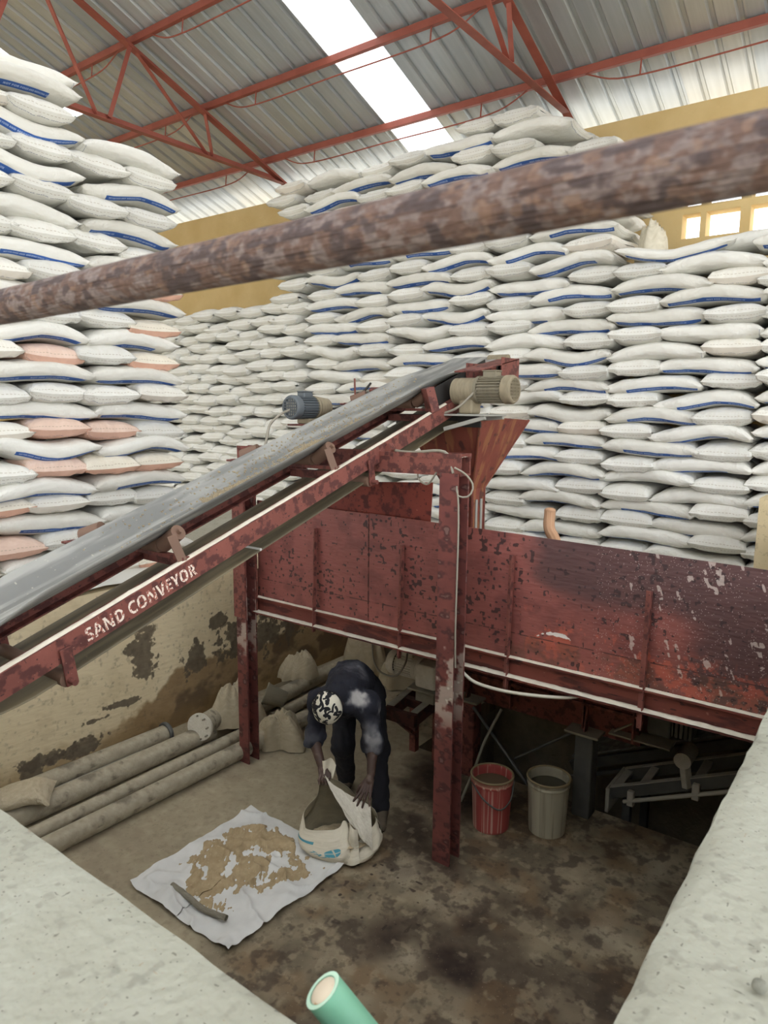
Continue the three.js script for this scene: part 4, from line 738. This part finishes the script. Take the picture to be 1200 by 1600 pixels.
{
  const b = thing('small_pail', 'small dusty pail lying tipped over on the pipes', 'pail', undefined, V(-4.62, 0.26, -4.5)); b.rotation.set(0.55, 0.4, 0.95);
  part(b, 'shell', lathe([[0, -0.1], [0.075, -0.1], [0.1, 0.09], [0.107, 0.095], [0.107, 0.11], [0.096, 0.108], [0.07, -0.09], [0, -0.09]], 30), mat({ map: T.dusty, color: 0xd8d2c4, roughness: 0.9 }));
}

// ---------------------------------------------------------------- tarpaulin with sand
{
  const px = (u) => -3.7 + u * 0.97, pz = (v) => -3.35 + v * 1.06;
  const hgt = (u, v) => 0.012 + 0.03 * Math.pow(1 - Math.abs(fbm(u * 3.5 + 8, v * 3.5, 3, 258) - 0.5) * 2, 8) + 0.05 * Math.pow(fbm(u * 5 + 3, v * 5, 4, 251), 2.2) + 0.022 * Math.pow(Math.max(0, 1 - Math.abs(v - 0.55 + 0.1 * Math.sin(u * 7)) * 7), 2) * 0.6 + 0.018 * Math.pow(Math.max(0, 1 - Math.abs(u - 0.93) * 9), 2) * fbm(v * 9, 2, 2, 3);
  const P = (u, v, dy = 0) => [px(u) + 0.035 * (fbm(v * 6, 1, 3, 252) - 0.5) * (1 - Math.abs(u - 0.5)) * 2 + 0.03 * (v - 0.5) * (u < 0.5 ? 1 : -1), hgt(u, v) + dy, pz(v) + 0.05 * (fbm(u * 6, 2, 3, 253) - 0.5), u, v];
  single('tarpaulin', grid(80, 80, (u, v) => P(u, v)), mat({ map: texture(512, 512, (u, v) => mix3([200, 199, 194], [226, 225, 220], fbm(u * 9, v * 9, 4, 254, 9))), roughness: 0.7 }), 'white woven tarpaulin spread on the pit floor with sand on it', 'tarpaulin');
  // the sand lies in a broken ring: only where it is deep enough is there any
  const deep = (u, v) => { const d = Math.hypot((u - 0.5) / 0.36, (v - 0.42) / 0.33), n = fbm(u * 6, v * 6, 4, 255) - 0.5, n2 = fbm(u * 18, v * 18, 3, 256) - 0.5; const blob = Math.hypot((u - 0.62) / 0.2, (v - 0.5) / 0.16); return Math.max(0.42 - Math.abs(d - 0.74) * 1.0, 0.6 - blob * 0.5) - 0.15 + n * 1.1 + n2 * 0.55 + 0.5 * (fbm(u * 5 + v * 7, (u - v) * 34, 3, 259) - 0.5); };
  const n = 190, pos = [], uv = [], idx = [], keep = [];
  for (let j = 0; j <= n; j++) for (let i = 0; i <= n; i++) { const u = i / n, v = j / n, d = deep(u, v), q = P(u, v, 0.0015 + clamp(d, -0.02, 0.3) * 0.03 + (d > 0 ? 0.003 * fbm(u * 60, v * 60, 2, 257) : -0.004)); pos.push(q[0], q[1], q[2]); uv.push(u, v); keep.push(d); }
  for (let j = 0; j < n; j++) for (let i = 0; i < n; i++) { const a = j * (n + 1) + i, b = a + 1, c = a + n + 1, d = c + 1; if (Math.max(keep[a], keep[b], keep[c], keep[d]) > 0) idx.push(a, d, b, a, c, d); }
  const g = new THREE.BufferGeometry(); g.setAttribute('position', new THREE.Float32BufferAttribute(pos, 3)); g.setAttribute('uv', new THREE.Float32BufferAttribute(uv, 2)); g.setIndex(idx); g.computeVertexNormals();
  const s = single('sand_spread', g, mat({ map: T.sand, color: 0xe9e2d6, roughness: 1 }), 'thin ring of damp brown sand spread on the tarpaulin', 'sand'); s.userData.kind = 'stuff';
  const st = tube([V(-3.42, 0.05, -2.42), V(-3.25, 0.05, -2.41), V(-3.1, 0.048, -2.4), V(-2.93, 0.05, -2.43)], 0.017, 60, 12); displace(st, (q) => { const k = 1 + 0.5 * (fbm3(q.x * 20, q.y * 20, q.z * 20, 3, 61) - 0.5); q.y = 0.05 + (q.y - 0.05) * k; q.z += 0.008 * (fbm(q.x * 18, 1, 2, 3) - 0.5); });
  single('knotty_stick', st, mat({ map: T.lime, color: 0xc2bfb8, roughness: 1, bumpMap: T.bumpFine, bumpScale: 0.01 }), 'grey knotty stick lying along the near edge of the tarpaulin', 'stick');
}
// wooden handle standing in the tank
single('wooden_handle', (() => { const g = tube([V(-1.77, 1.5, -4.3), V(-1.8, 1.9, -4.32), V(-1.835, 2.13, -4.36), V(-1.885, 2.2, -4.38), V(-1.895, 2.3, -4.4), V(-1.895, 2.325, -4.4)], 0.038, 40, 14); displace(g, (q) => { q.x += 0.012 * (fbm3(q.x * 9, q.y * 9, q.z * 9, 3, 71) - 0.5); q.z += 0.012 * (fbm3(q.x * 9, q.y * 9, q.z * 9, 3, 72) - 0.5); }); return mergeGeometries([g.toNonIndexed(), new THREE.SphereGeometry(0.038, 14, 8).scale(1, 0.5, 1).translate(-1.895, 2.325, -4.4).toNonIndexed()]); })(), mat({ map: texture(128, 256, (u, v) => mix3([150, 112, 84], [186, 150, 118], fbm(u * 4, v * 30, 4, 261))), roughness: 0.85 }), 'bent bare wooden handle sticking up out of the tank', 'handle');

// ---------------------------------------------------------------- railing, cables, odds and ends near the camera
{
  const r = thing('guard_rail', 'rusty brown iron pipe rail crossing the view close to the camera', 'railing');
  T.rail = texture(512, 2048, (u, v) => {               // mauve grey paint flaking off brown rust all round; two metres a repeat
    const a = fbm(u * 15, v * 150, 4, 271), b = fbm(u * 44, v * 420, 3, 272), c = fbm(u * 10 + 30, v * 90, 4, 273);
    let col = mix3([82, 62, 55], [112, 87, 76], b); col = mix3(col, mix3([100, 88, 87], [146, 133, 129], b), step(0.42, 0.6, a) * 0.8); col = mix3(col, [60, 47, 47], step(0.52, 0.66, c) * 0.75);
    return mix3(col, [136, 106, 86], step(0.64, 0.74, fbm(u * 12, v * 130, 3, 276)) * 0.5);
  });
  const rm = mat({ map: T.rail, roughness: 0.7, bumpMap: T.bumpFine, bumpScale: 0.003 });
  part(r, 'top_rail', grid(40, 220, (u, v) => { const a = u * Math.PI * 2, x = -3.2 + v * 4.4, k = 0.0268 * (1 + 0.05 * (fbm(u * 6, v * 80, 3, 274) - 0.5)); return [x, 3.178 + 0.02 * x + Math.sin(a) * k, -0.57 + Math.cos(a) * k, u, v * 2.2]; }, true), rm);
  for (const x of [-2.9, 1.0]) part(r, 'post', rod(V(x, x > 0 ? 1.45 : 2.14, x > 0 ? -0.57 : -0.5), V(x, 3.17, -0.57), 0.03, 0.03, 16), rm);
}
{
  const g = thing('green_pipe', 'short green plastic pipe end poking up beside the near parapet', 'pipe');
  const a = V(-0.628, 2.135, -0.70), b = V(-0.31, 1.60, -0.93), d = b.clone().sub(a).normalize();
  part(g, 'tube', rod(a, b, 0.03, 0.03, 28), mat({ map: texture(128, 128, (u, v) => mix3([96, 152, 124], [122, 174, 148], fbm(u * 6, v * 6, 4, 281, 6))), roughness: 0.5 }));
  const lip = part(g, 'cut_end', frameTo(new THREE.RingGeometry(0.0235, 0.0302, 28), a.clone().addScaledVector(d, -0.0008), b), mat({ color: 0xb9d8c2, roughness: 0.7 }));
  part(lip, 'plug', frameTo(new THREE.SphereGeometry(0.024, 20, 10).scale(1, 1, 0.35), a.clone().addScaledVector(d, 0.003), b), mat({ map: texture(128, 128, (u, v) => mix3([204, 190, 168], [168, 120, 80], step(0.5, 0.66, fbm(u * 5, v * 5, 3, 283)))), roughness: 1 }), 'dried mortar filling');
}
single('pebble', displace(new THREE.IcosahedronGeometry(0.01, 3), (q) => q.multiplyScalar(0.8 + 0.5 * fbm3(q.x * 60, q.y * 60, q.z * 60, 2, 5))).translate(-0.104, 2.158, -1.078), M.concrete, 'small white lump of mortar on the right parapet', 'pebble');
{
  const c = (pts, r, m, label) => single('electric_cable', tube(pts.map((p) => V(...p)), r, 50, 6), m, label, 'cable');
  c([[-2.5, 3.27, -4.72], [-2.56, 3.16, -4.6], [-2.7, 3.0, -4.52], [-2.82, 2.955, -4.5], [-2.93, 2.93, -4.46], [-2.99, 2.86, -4.44], [-3.0, 2.78, -4.4], [-2.98, 2.72, -4.2], [-2.9, 2.72, -3.9], [-2.6, 2.71, -3.76], [-2.3, 2.72, -3.73], [-2.22, 2.6, -3.68]], 0.009, M.cable, 'grey cable running from the head motor to the near column');
  c([[-2.2, 2.64, -3.66], [-2.13, 2.6, -3.68], [-2.09, 2.53, -3.7], [-2.11, 2.47, -3.68], [-2.17, 2.47, -3.66], [-2.18, 2.53, -3.66], [-2.165, 2.4, -3.66], [-2.165, 1.6, -3.66], [-2.165, 1.38, -3.67]], 0.006, M.cable, 'grey cable looped at the top of the near column');
  c([[-2.34, 2.6, -3.68], [-2.42, 2.52, -3.7], [-2.5, 2.55, -3.72], [-2.52, 2.62, -3.74]], 0.006, M.cable, 'short wire hanging below the crossbeam');
  c([[-3.6, 2.97, -3.68], [-3.57, 2.94, -3.56], [-3.55, 2.87, -3.44], [-3.5, 2.78, -3.36], [-3.46, 2.72, -3.3]], 0.009, M.cable, 'grey cable drooping from the left motor');
  c([[-3.58, 2.98, -4.06], [-3.5, 2.99, -4.12], [-3.44, 3.04, -4.2], [-3.42, 3.12, -4.32], [-3.42, 3.18, -4.4]], 0.009, M.blackCable, 'black cable beside the belt behind the left motor');
  c([[-2.26, 1.3, -3.87], [-2.15, 1.24, -3.86], [-2.02, 1.225, -3.86], [-1.8, 1.235, -3.87], [-1.5, 1.275, -3.92], [-1.42, 1.3, -3.98]], 0.011, M.whiteCable, 'white cable sagging below the tank sill');
}

// ---------------------------------------------------------------- the worker
const smin = (a, b, k) => { const h = Math.max(k - Math.abs(a - b), 0) / k; return Math.min(a, b) - h * h * k * 0.25; };
function cap(p, a, b, ra, rb) { const bx = b.x - a.x, by = b.y - a.y, bz = b.z - a.z, px = p.x - a.x, py = p.y - a.y, pz = p.z - a.z; const t = clamp((px * bx + py * by + pz * bz) / (bx * bx + by * by + bz * bz + 1e-9)); return Math.hypot(px - bx * t, py - by * t, pz - bz * t) - mix(ra, rb, t); }
function chain(bones, k) { return (p) => { let d = 9; for (const [a, b, ra, rb] of bones) d = smin(d, cap(p, a, b, ra, rb), k); return d; }; }
function meshSdf(f, lo, size, res) {
  const mc = new MarchingCubes(res, new THREE.MeshBasicMaterial(), false, false, 120000); mc.isolation = 0; const p = V(0, 0, 0), st = size / res;
  for (let z = 0; z < res; z++) for (let y = 0; y < res; y++) for (let x = 0; x < res; x++) { p.set(lo.x + x * st, lo.y + y * st, lo.z + z * st); mc.field[x + y * res + z * res * res] = -f(p); }
  mc.update(); const n = mc.count ?? mc.geometry.drawRange.count, a = mc.positionArray.slice(0, n * 3);
  for (let i = 0; i < a.length; i += 3) { a[i] = lo.x + (a[i] * 0.5 + 0.5) * size; a[i + 1] = lo.y + (a[i + 1] * 0.5 + 0.5) * size; a[i + 2] = lo.z + (a[i + 2] * 0.5 + 0.5) * size; }
  let g = new THREE.BufferGeometry(); g.setAttribute('position', new THREE.BufferAttribute(a, 3)); g = mergeVertices(g, 1e-5); g.computeVertexNormals(); return g;
}
function paint(g, fn) { const p = g.attributes.position, c = new Float32Array(p.count * 3), q = V(0, 0, 0), k = new THREE.Color(); for (let i = 0; i < p.count; i++) { q.fromBufferAttribute(p, i); const s = fn(q); k.setRGB(s[0] / 255, s[1] / 255, s[2] / 255, THREE.SRGBColorSpace); c[i * 3] = k.r; c[i * 3 + 1] = k.g; c[i * 3 + 2] = k.b; } g.setAttribute('color', new THREE.BufferAttribute(c, 3)); return g; }
{
  const who = thing('person', 'worker in dusty navy clothes and patterned cap bending over an open sack', 'person');
  const J = {
    pelvis: V(-3.25, 0.87, -4.04), waist: V(-3.2, 0.95, -3.9), chest: V(-3.08, 0.97, -3.69), neck: V(-3.06, 0.985, -3.56), head: V(-3.02, 0.965, -3.435),
    shL: V(-3.2, 0.93, -3.545), shR: V(-2.885, 0.93, -3.7), elL: V(-3.18, 0.68, -3.46), elR: V(-2.82, 0.665, -3.68), wrL: V(-3.05, 0.55, -3.395), wrR: V(-2.765, 0.495, -3.585),
    hipL: V(-3.335, 0.83, -4.0), hipR: V(-3.15, 0.83, -4.08), knL: V(-3.26, 0.45, -3.88), knR: V(-2.98, 0.47, -3.94), anL: V(-3.33, 0.085, -4.0), anR: V(-2.87, 0.085, -3.85),
  };
  const skinTone = [64, 46, 38];
  // head frame: crown towards the camera and slightly down, face towards the floor
  const crown = J.head.clone().sub(J.neck).normalize().add(V(0.35, 0.22, 0.3)).normalize(), face = V(0.1, -1, 0.05).addScaledVector(crown, -V(0.1, -1, 0.05).dot(crown)).normalize(), side = crown.clone().cross(face);
  const H = (s, f, c) => J.head.clone().addScaledVector(side, s).addScaledVector(face, f).addScaledVector(crown, c);
  const headBones = [[H(0, 0, 0.0), H(0, -0.015, 0.03), 0.082, 0.088], [H(0, 0.03, -0.07), H(0, 0.0, -0.01), 0.05, 0.075], [H(0, 0.06, -0.085), H(0, 0.045, -0.06), 0.026, 0.04], [H(0, 0.09, -0.012), H(0, 0.108, -0.035), 0.009, 0.015], [H(0.02, 0.082, -0.065), H(-0.02, 0.082, -0.065), 0.011, 0.011], [H(0.082, -0.005, -0.01), H(0.088, -0.012, -0.04), 0.018, 0.012], [H(-0.082, -0.005, -0.01), H(-0.088, -0.012, -0.04), 0.018, 0.012], [H(0.05, 0.07, 0.002), H(-0.05, 0.07, 0.002), 0.016, 0.016]];
  const body = chain([[J.pelvis, J.waist, 0.12, 0.11], [J.waist, J.chest, 0.11, 0.125], [J.chest, J.neck, 0.1, 0.055], [J.neck, J.head, 0.052, 0.055], [J.shL, J.shR, 0.06, 0.06], [J.shL, J.elL, 0.05, 0.042], [J.shR, J.elR, 0.05, 0.042], [J.elL, J.wrL, 0.041, 0.029], [J.elR, J.wrR, 0.041, 0.029], [J.hipL, J.knL, 0.075, 0.055], [J.hipR, J.knR, 0.075, 0.055], [J.knL, J.anL, 0.053, 0.04], [J.knR, J.anR, 0.053, 0.04]], 0.05);
  const gBody = meshSdf(body, V(-3.72, 0.0, -4.48), 1.25, 100);
  const gHead = meshSdf(chain(headBones, 0.03), J.head.clone().addScalar(-0.2), 0.4, 84);
  // hands: five chains each, rooted in the palm
  const hand = (wr, palmEnd, across, tips, bendUp, thumb) => {
    const bones = [], dir = palmEnd.clone().sub(wr).normalize();
    bones.push([wr, wr.clone().lerp(palmEnd, 0.4), 0.027, 0.026]);
    for (let k = 0; k < 4; k++) { const root = palmEnd.clone().addScaledVector(across, (k - 1.5) * 0.021), pr = wr.clone().lerp(palmEnd, 0.35).addScaledVector(across, (k - 1.5) * 0.013); bones.push([pr, root, 0.0145, 0.012]); const t = tips[k], m = root.clone().lerp(t, 0.48).addScaledVector(bendUp, 0.014); bones.push([root, m, 0.0098, 0.009], [m, t, 0.009, 0.0072]); }
    const tr = wr.clone().lerp(palmEnd, 0.35).addScaledVector(across, thumb.s * 0.022), tm = tr.clone().lerp(thumb.tip, 0.55).addScaledVector(across, thumb.s * 0.01); bones.push([tr, tm, 0.013, 0.011], [tm, thumb.tip, 0.0105, 0.0085]); void dir;
    return meshSdf(chain(bones, 0.007), palmEnd.clone().addScalar(-0.13), 0.26, 92);
  };
  const acR = V(0.62, -0.06, -0.5).normalize();
  const palmR = V(-2.752, 0.415, -3.515), tR = [V(-2.805, 0.34, -3.425), V(-2.768, 0.322, -3.428), V(-2.735, 0.322, -3.45), V(-2.7, 0.335, -3.488)];
  const gHandR = hand(J.wrR, palmR, acR, tR, V(0.45, 0.35, 0.8).normalize(), { s: -1, tip: V(-2.818, 0.385, -3.5) });
  const acL = V(0.55, -0.2, -0.6).normalize(), palmL = V(-3.0, 0.495, -3.375);
  const gHandL = hand(J.wrL, palmL, acL, [V(-3.0, 0.462, -3.32), V(-2.985, 0.458, -3.335), V(-2.97, 0.455, -3.352), V(-2.955, 0.46, -3.372)], V(0.2, 0.1, 0.9).normalize(), { s: 1, tip: V(-2.975, 0.485, -3.395) });
  const skin = paint(mergeGeometries([gBody, gHead, gHandL, gHandR].map((g) => { g = g.toNonIndexed(); for (const k of Object.keys(g.attributes)) if (!['position', 'normal'].includes(k)) g.deleteAttribute(k); return g; })), (q) => { const d = fbm3(q.x * 20, q.y * 20, q.z * 20, 3, 301), dust = q.y < 0.62 ? step(0.5, 0.72, d) * 0.35 : 0; return mix3(mix3(skinTone, [82, 60, 50], d), [150, 138, 124], dust); });
  const eyes = []; for (const s of [-1, 1]) eyes.push(new THREE.SphereGeometry(0.011, 12, 8).translate(...H(s * 0.032, 0.083, -0.018).toArray()));
  const bodyMesh = part(who, 'body', skin, mat({ vertexColors: true, roughness: 0.6 })); part(bodyMesh, 'eyes', eyes, mat({ color: 0xd8d2c6, roughness: 0.4 }));
  // clothes
  const wr = (p, a) => a * (fbm3(p.x * 9, p.y * 9, p.z * 9, 2, 311) - 0.5) + a * 0.6 * (1 - Math.abs(fbm3(p.x * 16 + p.y * 5, p.y * 10, p.z * 16, 2, 312) - 0.5) * 4);
  const cuff = (a, b, t) => a.clone().lerp(b, t);
  const shirtC = chain([[J.pelvis, J.waist, 0.165, 0.165], [J.waist, J.chest, 0.165, 0.165], [J.chest, J.neck, 0.14, 0.075], [J.shL, J.shR, 0.092, 0.092], [J.shL, cuff(J.shL, J.elL, 0.98), 0.086, 0.064], [J.shR, cuff(J.shR, J.elR, 0.98), 0.086, 0.066], [cuff(J.shL, J.elL, 0.9), cuff(J.shL, J.elL, 1.04), 0.07, 0.07], [cuff(J.shR, J.elR, 0.9), cuff(J.shR, J.elR, 1.04), 0.072, 0.072]], 0.05);
  const gShirt = paint(meshSdf((p) => shirtC(p) + wr(p, 0.022), V(-3.6, 0.42, -4.4), 1.1, 104), (q) => {
    const d = fbm3(q.x * 14, q.y * 14, q.z * 14, 4, 321); let c = mix3([21, 22, 31], [35, 36, 48], d);
    const patch = (x, y, z, r, a) => { const t = 1.2 - Math.hypot(q.x - x, q.y - y, q.z - z) / r + (d - 0.5) * 3.2; c = mix3(c, [206, 202, 196], clamp(t) * a); };
    patch(-2.92, 0.99, -3.6, 0.085, 0.8); patch(-2.83, 0.8, -3.64, 0.1, 0.35); patch(-2.8, 0.68, -3.64, 0.08, 0.4); patch(-3.12, 1.12, -3.86, 0.12, 0.3); patch(-3.2, 0.68, -3.42, 0.08, 0.2); patch(-2.82, 0.9, -3.76, 0.06, 0.4);
    return c;
  });
  part(who, 'shirt', gShirt, mat({ vertexColors: true, roughness: 0.9 }), 'navy shirt with rolled sleeves, dusted white on one shoulder');
  const legsC = chain([[J.pelvis, J.pelvis.clone().add(V(0.03, -0.03, 0.03)), 0.16, 0.15], [J.hipL, J.knL, 0.112, 0.088], [J.hipR, J.knR, 0.112, 0.088], [J.knL, J.anL.clone().add(V(0, 0.01, 0)), 0.085, 0.074], [J.knR, J.anR.clone().add(V(0, 0.01, 0)), 0.085, 0.074]], 0.05);
  part(who, 'trousers', paint(meshSdf((p) => Math.max(legsC(p) + wr(p, 0.02), 0.055 - p.y), V(-3.7, 0, -4.45), 1.1, 104), (q) => mix3([20, 20, 26], [34, 34, 42], fbm3(q.x * 12, q.y * 12, q.z * 12, 3, 331))), mat({ vertexColors: true, roughness: 0.9 }), 'black trousers');
  for (const [a, t] of [[J.anL, V(0.09, 0, 0.14)], [J.anR, V(0.1, 0, 0.13)]]) {
    const toe = a.clone().add(t).setY(0.035), heel = a.clone().addScaledVector(t, -0.35).setY(0.04);
    part(who, 'shoe', paint(meshSdf((p) => Math.max(chain([[heel, a.clone().setY(0.07), 0.042, 0.046], [a.clone().setY(0.06), toe, 0.048, 0.034]], 0.04)(p), 0.002 - p.y), a.clone().add(V(-0.2, -0.13, -0.2)), 0.42, 60), (q) => mix3([66, 58, 50], [112, 98, 80], fbm3(q.x * 20, q.y * 20, q.z * 20, 3, 341))), mat({ vertexColors: true, roughness: 0.8 }), 'dusty shoe');
  }
  // cap: a close skull cap, cream with black brush strokes
  T.cap = canvasTexture(512, 512, (ctx, w, h) => {
    ctx.fillStyle = '#d8d2c0'; ctx.fillRect(0, 0, w, h); const r = rng(17); ctx.strokeStyle = '#15151a'; ctx.lineCap = 'round';
    for (let i = 0; i < 58; i++) { ctx.lineWidth = 13 + r() * 15; const x = 70 + r() * 372, y = 70 + r() * 372, a = r() * 6.28, l = 16 + r() * 30; ctx.beginPath(); ctx.moveTo(x, y); ctx.quadraticCurveTo(x + Math.cos(a) * l + 14, y + Math.sin(a) * l, x + Math.cos(a + 0.9) * l * 1.7, y + Math.sin(a + 0.9) * l * 1.7); ctx.stroke(); }
  });
  const capG = grid(36, 14, (u, v) => { const a = u * Math.PI * 2, t = v * 1.62, R = 0.107 + 0.003 * Math.sin(a * 6) * v; const p = H(Math.cos(a) * Math.sin(t) * R * 0.98, Math.sin(a) * Math.sin(t) * R * 1.08 - 0.01, 0.018 + Math.cos(t) * R); return [p.x, p.y, p.z, 0.5 + Math.cos(a) * v * 0.42, 0.5 + Math.sin(a) * v * 0.42]; });
  const capM = part(who, 'cap', capG, mat({ map: T.cap, roughness: 0.85 }), 'cream cap with black brush pattern');
  part(capM, 'cap_band', grid(36, 2, (u, v) => { const a = u * Math.PI * 2, t = 1.42 + v * 0.3, R = 0.1105; const p = H(Math.cos(a) * Math.sin(t) * R * 0.98, Math.sin(a) * Math.sin(t) * R * 1.08 - 0.01, 0.018 + Math.cos(t) * R); return [p.x, p.y, p.z]; }), mat({ color: 0x17171c, roughness: 0.9 }), 'black band');
  console.log('crown', crown.toArray().map((q) => q.toFixed(2)).join(), 'tris', gBody.index.count / 3, gShirt.index.count / 3);
}
// ---------------------------------------------------------------- the open sack in his hands
{
  const s = thing('open_sack', 'open cream woven sack with teal print held up by the worker', 'sack');
  const c = V(-2.86, 0, -3.36), Rv = V(0.802, 0, -0.598), Tv = V(0.598, 0, 0.802), at = (r, t, y) => c.clone().addScaledVector(Rv, r).addScaledVector(Tv, t).setY(y);
  const rim = new THREE.CatmullRomCurve3([[0.245, -0.03, 0.25], [0.205, -0.03, 0.33], [0.12, -0.09, 0.355], [0.02, -0.13, 0.42], [-0.085, -0.085, 0.495], [-0.115, -0.075, 0.5], [-0.16, -0.05, 0.38], [-0.245, -0.05, 0.235], [-0.22, 0.02, 0.185], [-0.1, 0.055, 0.19], [0.0, 0.06, 0.215], [0.05, 0.04, 0.25], [0.075, 0.05, 0.12], [0.15, 0.06, 0.14], [0.22, 0.03, 0.19]].map((q) => at(...q)), true, 'centripetal');
  const base = new THREE.CatmullRomCurve3([[0.235, -0.02], [0.2, -0.1], [0.1, -0.14], [0.0, -0.15], [-0.07, -0.14], [-0.12, -0.13], [-0.17, -0.1], [-0.21, -0.03], [-0.2, 0.05], [-0.12, 0.12], [-0.02, 0.155], [0.03, 0.165], [0.08, 0.17], [0.15, 0.155], [0.21, 0.09]].map(([r, t]) => at(r, t, 0.012)), true, 'centripetal');
  const n = 120, m = 30, pr = rim.getPoints(n), pb = base.getPoints(n);
  const outer = (u, v, i, inset = 0) => {
    const a = pr[i % n], b = pb[i % n], t = clamp(v / 0.85), p = a.clone().lerp(b, t), out = p.clone().sub(c).setY(0).normalize();
    p.addScaledVector(out, 0.05 * Math.sin(t * Math.PI) * (0.5 + t) + 0.016 * (fbm(u * 14, v * 5, 3, 401) - 0.5) * 2 + 0.012 * Math.sin(u * 60 + v * 4) * (1 - t) * fbm(u * 9, 1, 2, 402) - inset);
    if (v > 0.85) p.lerp(c.clone().setY(0.012), (v - 0.85) / 0.15);
    p.y = Math.max(0.022 - inset * 0.5, p.y); return p;
  };
  T.openSack = canvasTexture(1024, 512, (ctx, w, h) => {
    ctx.fillStyle = '#d6cdb8'; ctx.fillRect(0, 0, w, h); const r = rng(33); ctx.globalAlpha = 0.08; for (let i = 0; i < 220; i++) { ctx.fillStyle = r() < 0.5 ? '#a8977a' : '#efe8d8'; ctx.fillRect(r() * w, r() * h, 4 + r() * 60, 4 + r() * 40); } ctx.globalAlpha = 0.9;
    ctx.fillStyle = '#3f8fa3'; ctx.fillRect(0.43 * w, 0.24 * h, 0.035 * w, 0.08 * h); ctx.fillRect(0.5 * w, 0.3 * h, 0.085 * w, 0.07 * h);
    ctx.save(); ctx.translate(0.665 * w, 0.5 * h); ctx.rotate(-0.25); ctx.beginPath(); ctx.ellipse(0, 0, 34, 44, 0.5, 0, 7); ctx.fill(); ctx.fillStyle = '#cbc1aa'; ctx.fillRect(-40, -4, 80, 8); ctx.fillRect(-4, -46, 7, 92); ctx.fillStyle = '#3f8fa3'; ctx.font = 'bold 44px sans-serif'; ctx.rotate(0.9); ctx.fillText('TAT', -60, 74); ctx.restore();
  });
  const fab = mat({ map: T.openSack, roughness: 0.85, bumpMap: T.sackBump, bumpScale: 0.006 });
  part(s, 'bag', grid(n, m, (u, v, i) => { const p = outer(u, v, i); return [p.x, p.y, p.z, u, 1 - v]; }, true), fab);
  part(s, 'lining', grid(n, m, (u, v, i) => { const p = outer(u, v * 0.92, i, 0.003); return [p.x, p.y + 0.0, p.z, u, v]; }, true), mat({ map: T.dusty, color: 0xf4ead6, roughness: 0.9 }), 'dusty pale inside');
  part(s, 'sand_inside', grid(40, 8, (u, v, i) => { const a = pb[Math.round(u * n) % n], p = c.clone().lerp(a, v * 0.93); return [p.x, 0.1 + 0.04 * fbm(p.x * 20, p.z * 20, 3, 5) + 0.03 * (1 - v), p.z, u, v]; }), M.sand, 'brown sand left in the sack');
  const TL = V(-2.985, 0.505, -3.355), TR = V(-2.7, 0.335, -3.5), BL = V(-2.745, 0.262, -3.335), BR = V(-2.59, 0.09, -3.385), low = V(-2.665, 0.05, -3.27);
  part(s, 'turned_flap', grid(26, 26, (u, v) => { const l = TL.clone().lerp(BL, v), r = TR.clone().lerp(BR, v), p = l.lerp(r, u); p.addScaledVector(Tv, 0.03 * Math.sin(u * Math.PI) * Math.sin(v * Math.PI) * v * 1.4 + 0.014 * Math.sin(u * 9 + v * 3) * v + 0.03 * (fbm(u * 4, v * 4, 3, 411) - 0.5)); p.y += 0.02 * (fbm(u * 5 + 3, v * 5, 3, 412) - 0.5) - 0.02 * Math.sin(u * Math.PI) * (1 - v); return [p.x, p.y, p.z, u, v]; }), mat({ map: T.lime, roughness: 0.85, bumpMap: T.sackBump, bumpScale: 0.006 }), 'pale inside of the sack turned over towards the front');
  part(s, 'hanging_fold', grid(16, 24, (u, v) => { const l = BL.clone().lerp(low.clone().add(V(-0.06, -0.03, 0.0)), v), r = BL.clone().add(V(0.05, -0.03, -0.02)).lerp(low.clone().add(V(0.03, 0, -0.03)), v), p = l.lerp(r, u); p.addScaledVector(Tv, 0.03 * Math.sin(u * Math.PI) * (1 - 0.3 * v) + 0.012 * Math.sin(v * 8)); return [p.x, p.y, p.z, 0.3 + u * 0.1, v]; }), fab, 'fold of cloth hanging at the mouth');
  part(s, 'lifted_corner', grid(16, 10, (u, v) => { const a = at(-0.125 + 0.02 * v, -0.1, 0.49), b = at(-0.03 - 0.03 * v, -0.12, 0.45); const p = a.lerp(b, u); p.y += 0.15 * (1 - v) * (0.8 + 0.2 * Math.sin(u * 3)) - 0.02; p.addScaledVector(Tv, 0.02 * Math.sin(u * 7 + v * 2) - 0.03 * (1 - v)); return [p.x, p.y, p.z, 0.1 + u * 0.1, v * 0.2 + 0.6]; }), fab, 'crumpled corner gathered in one hand');
}
renderer.render(scene, camera);
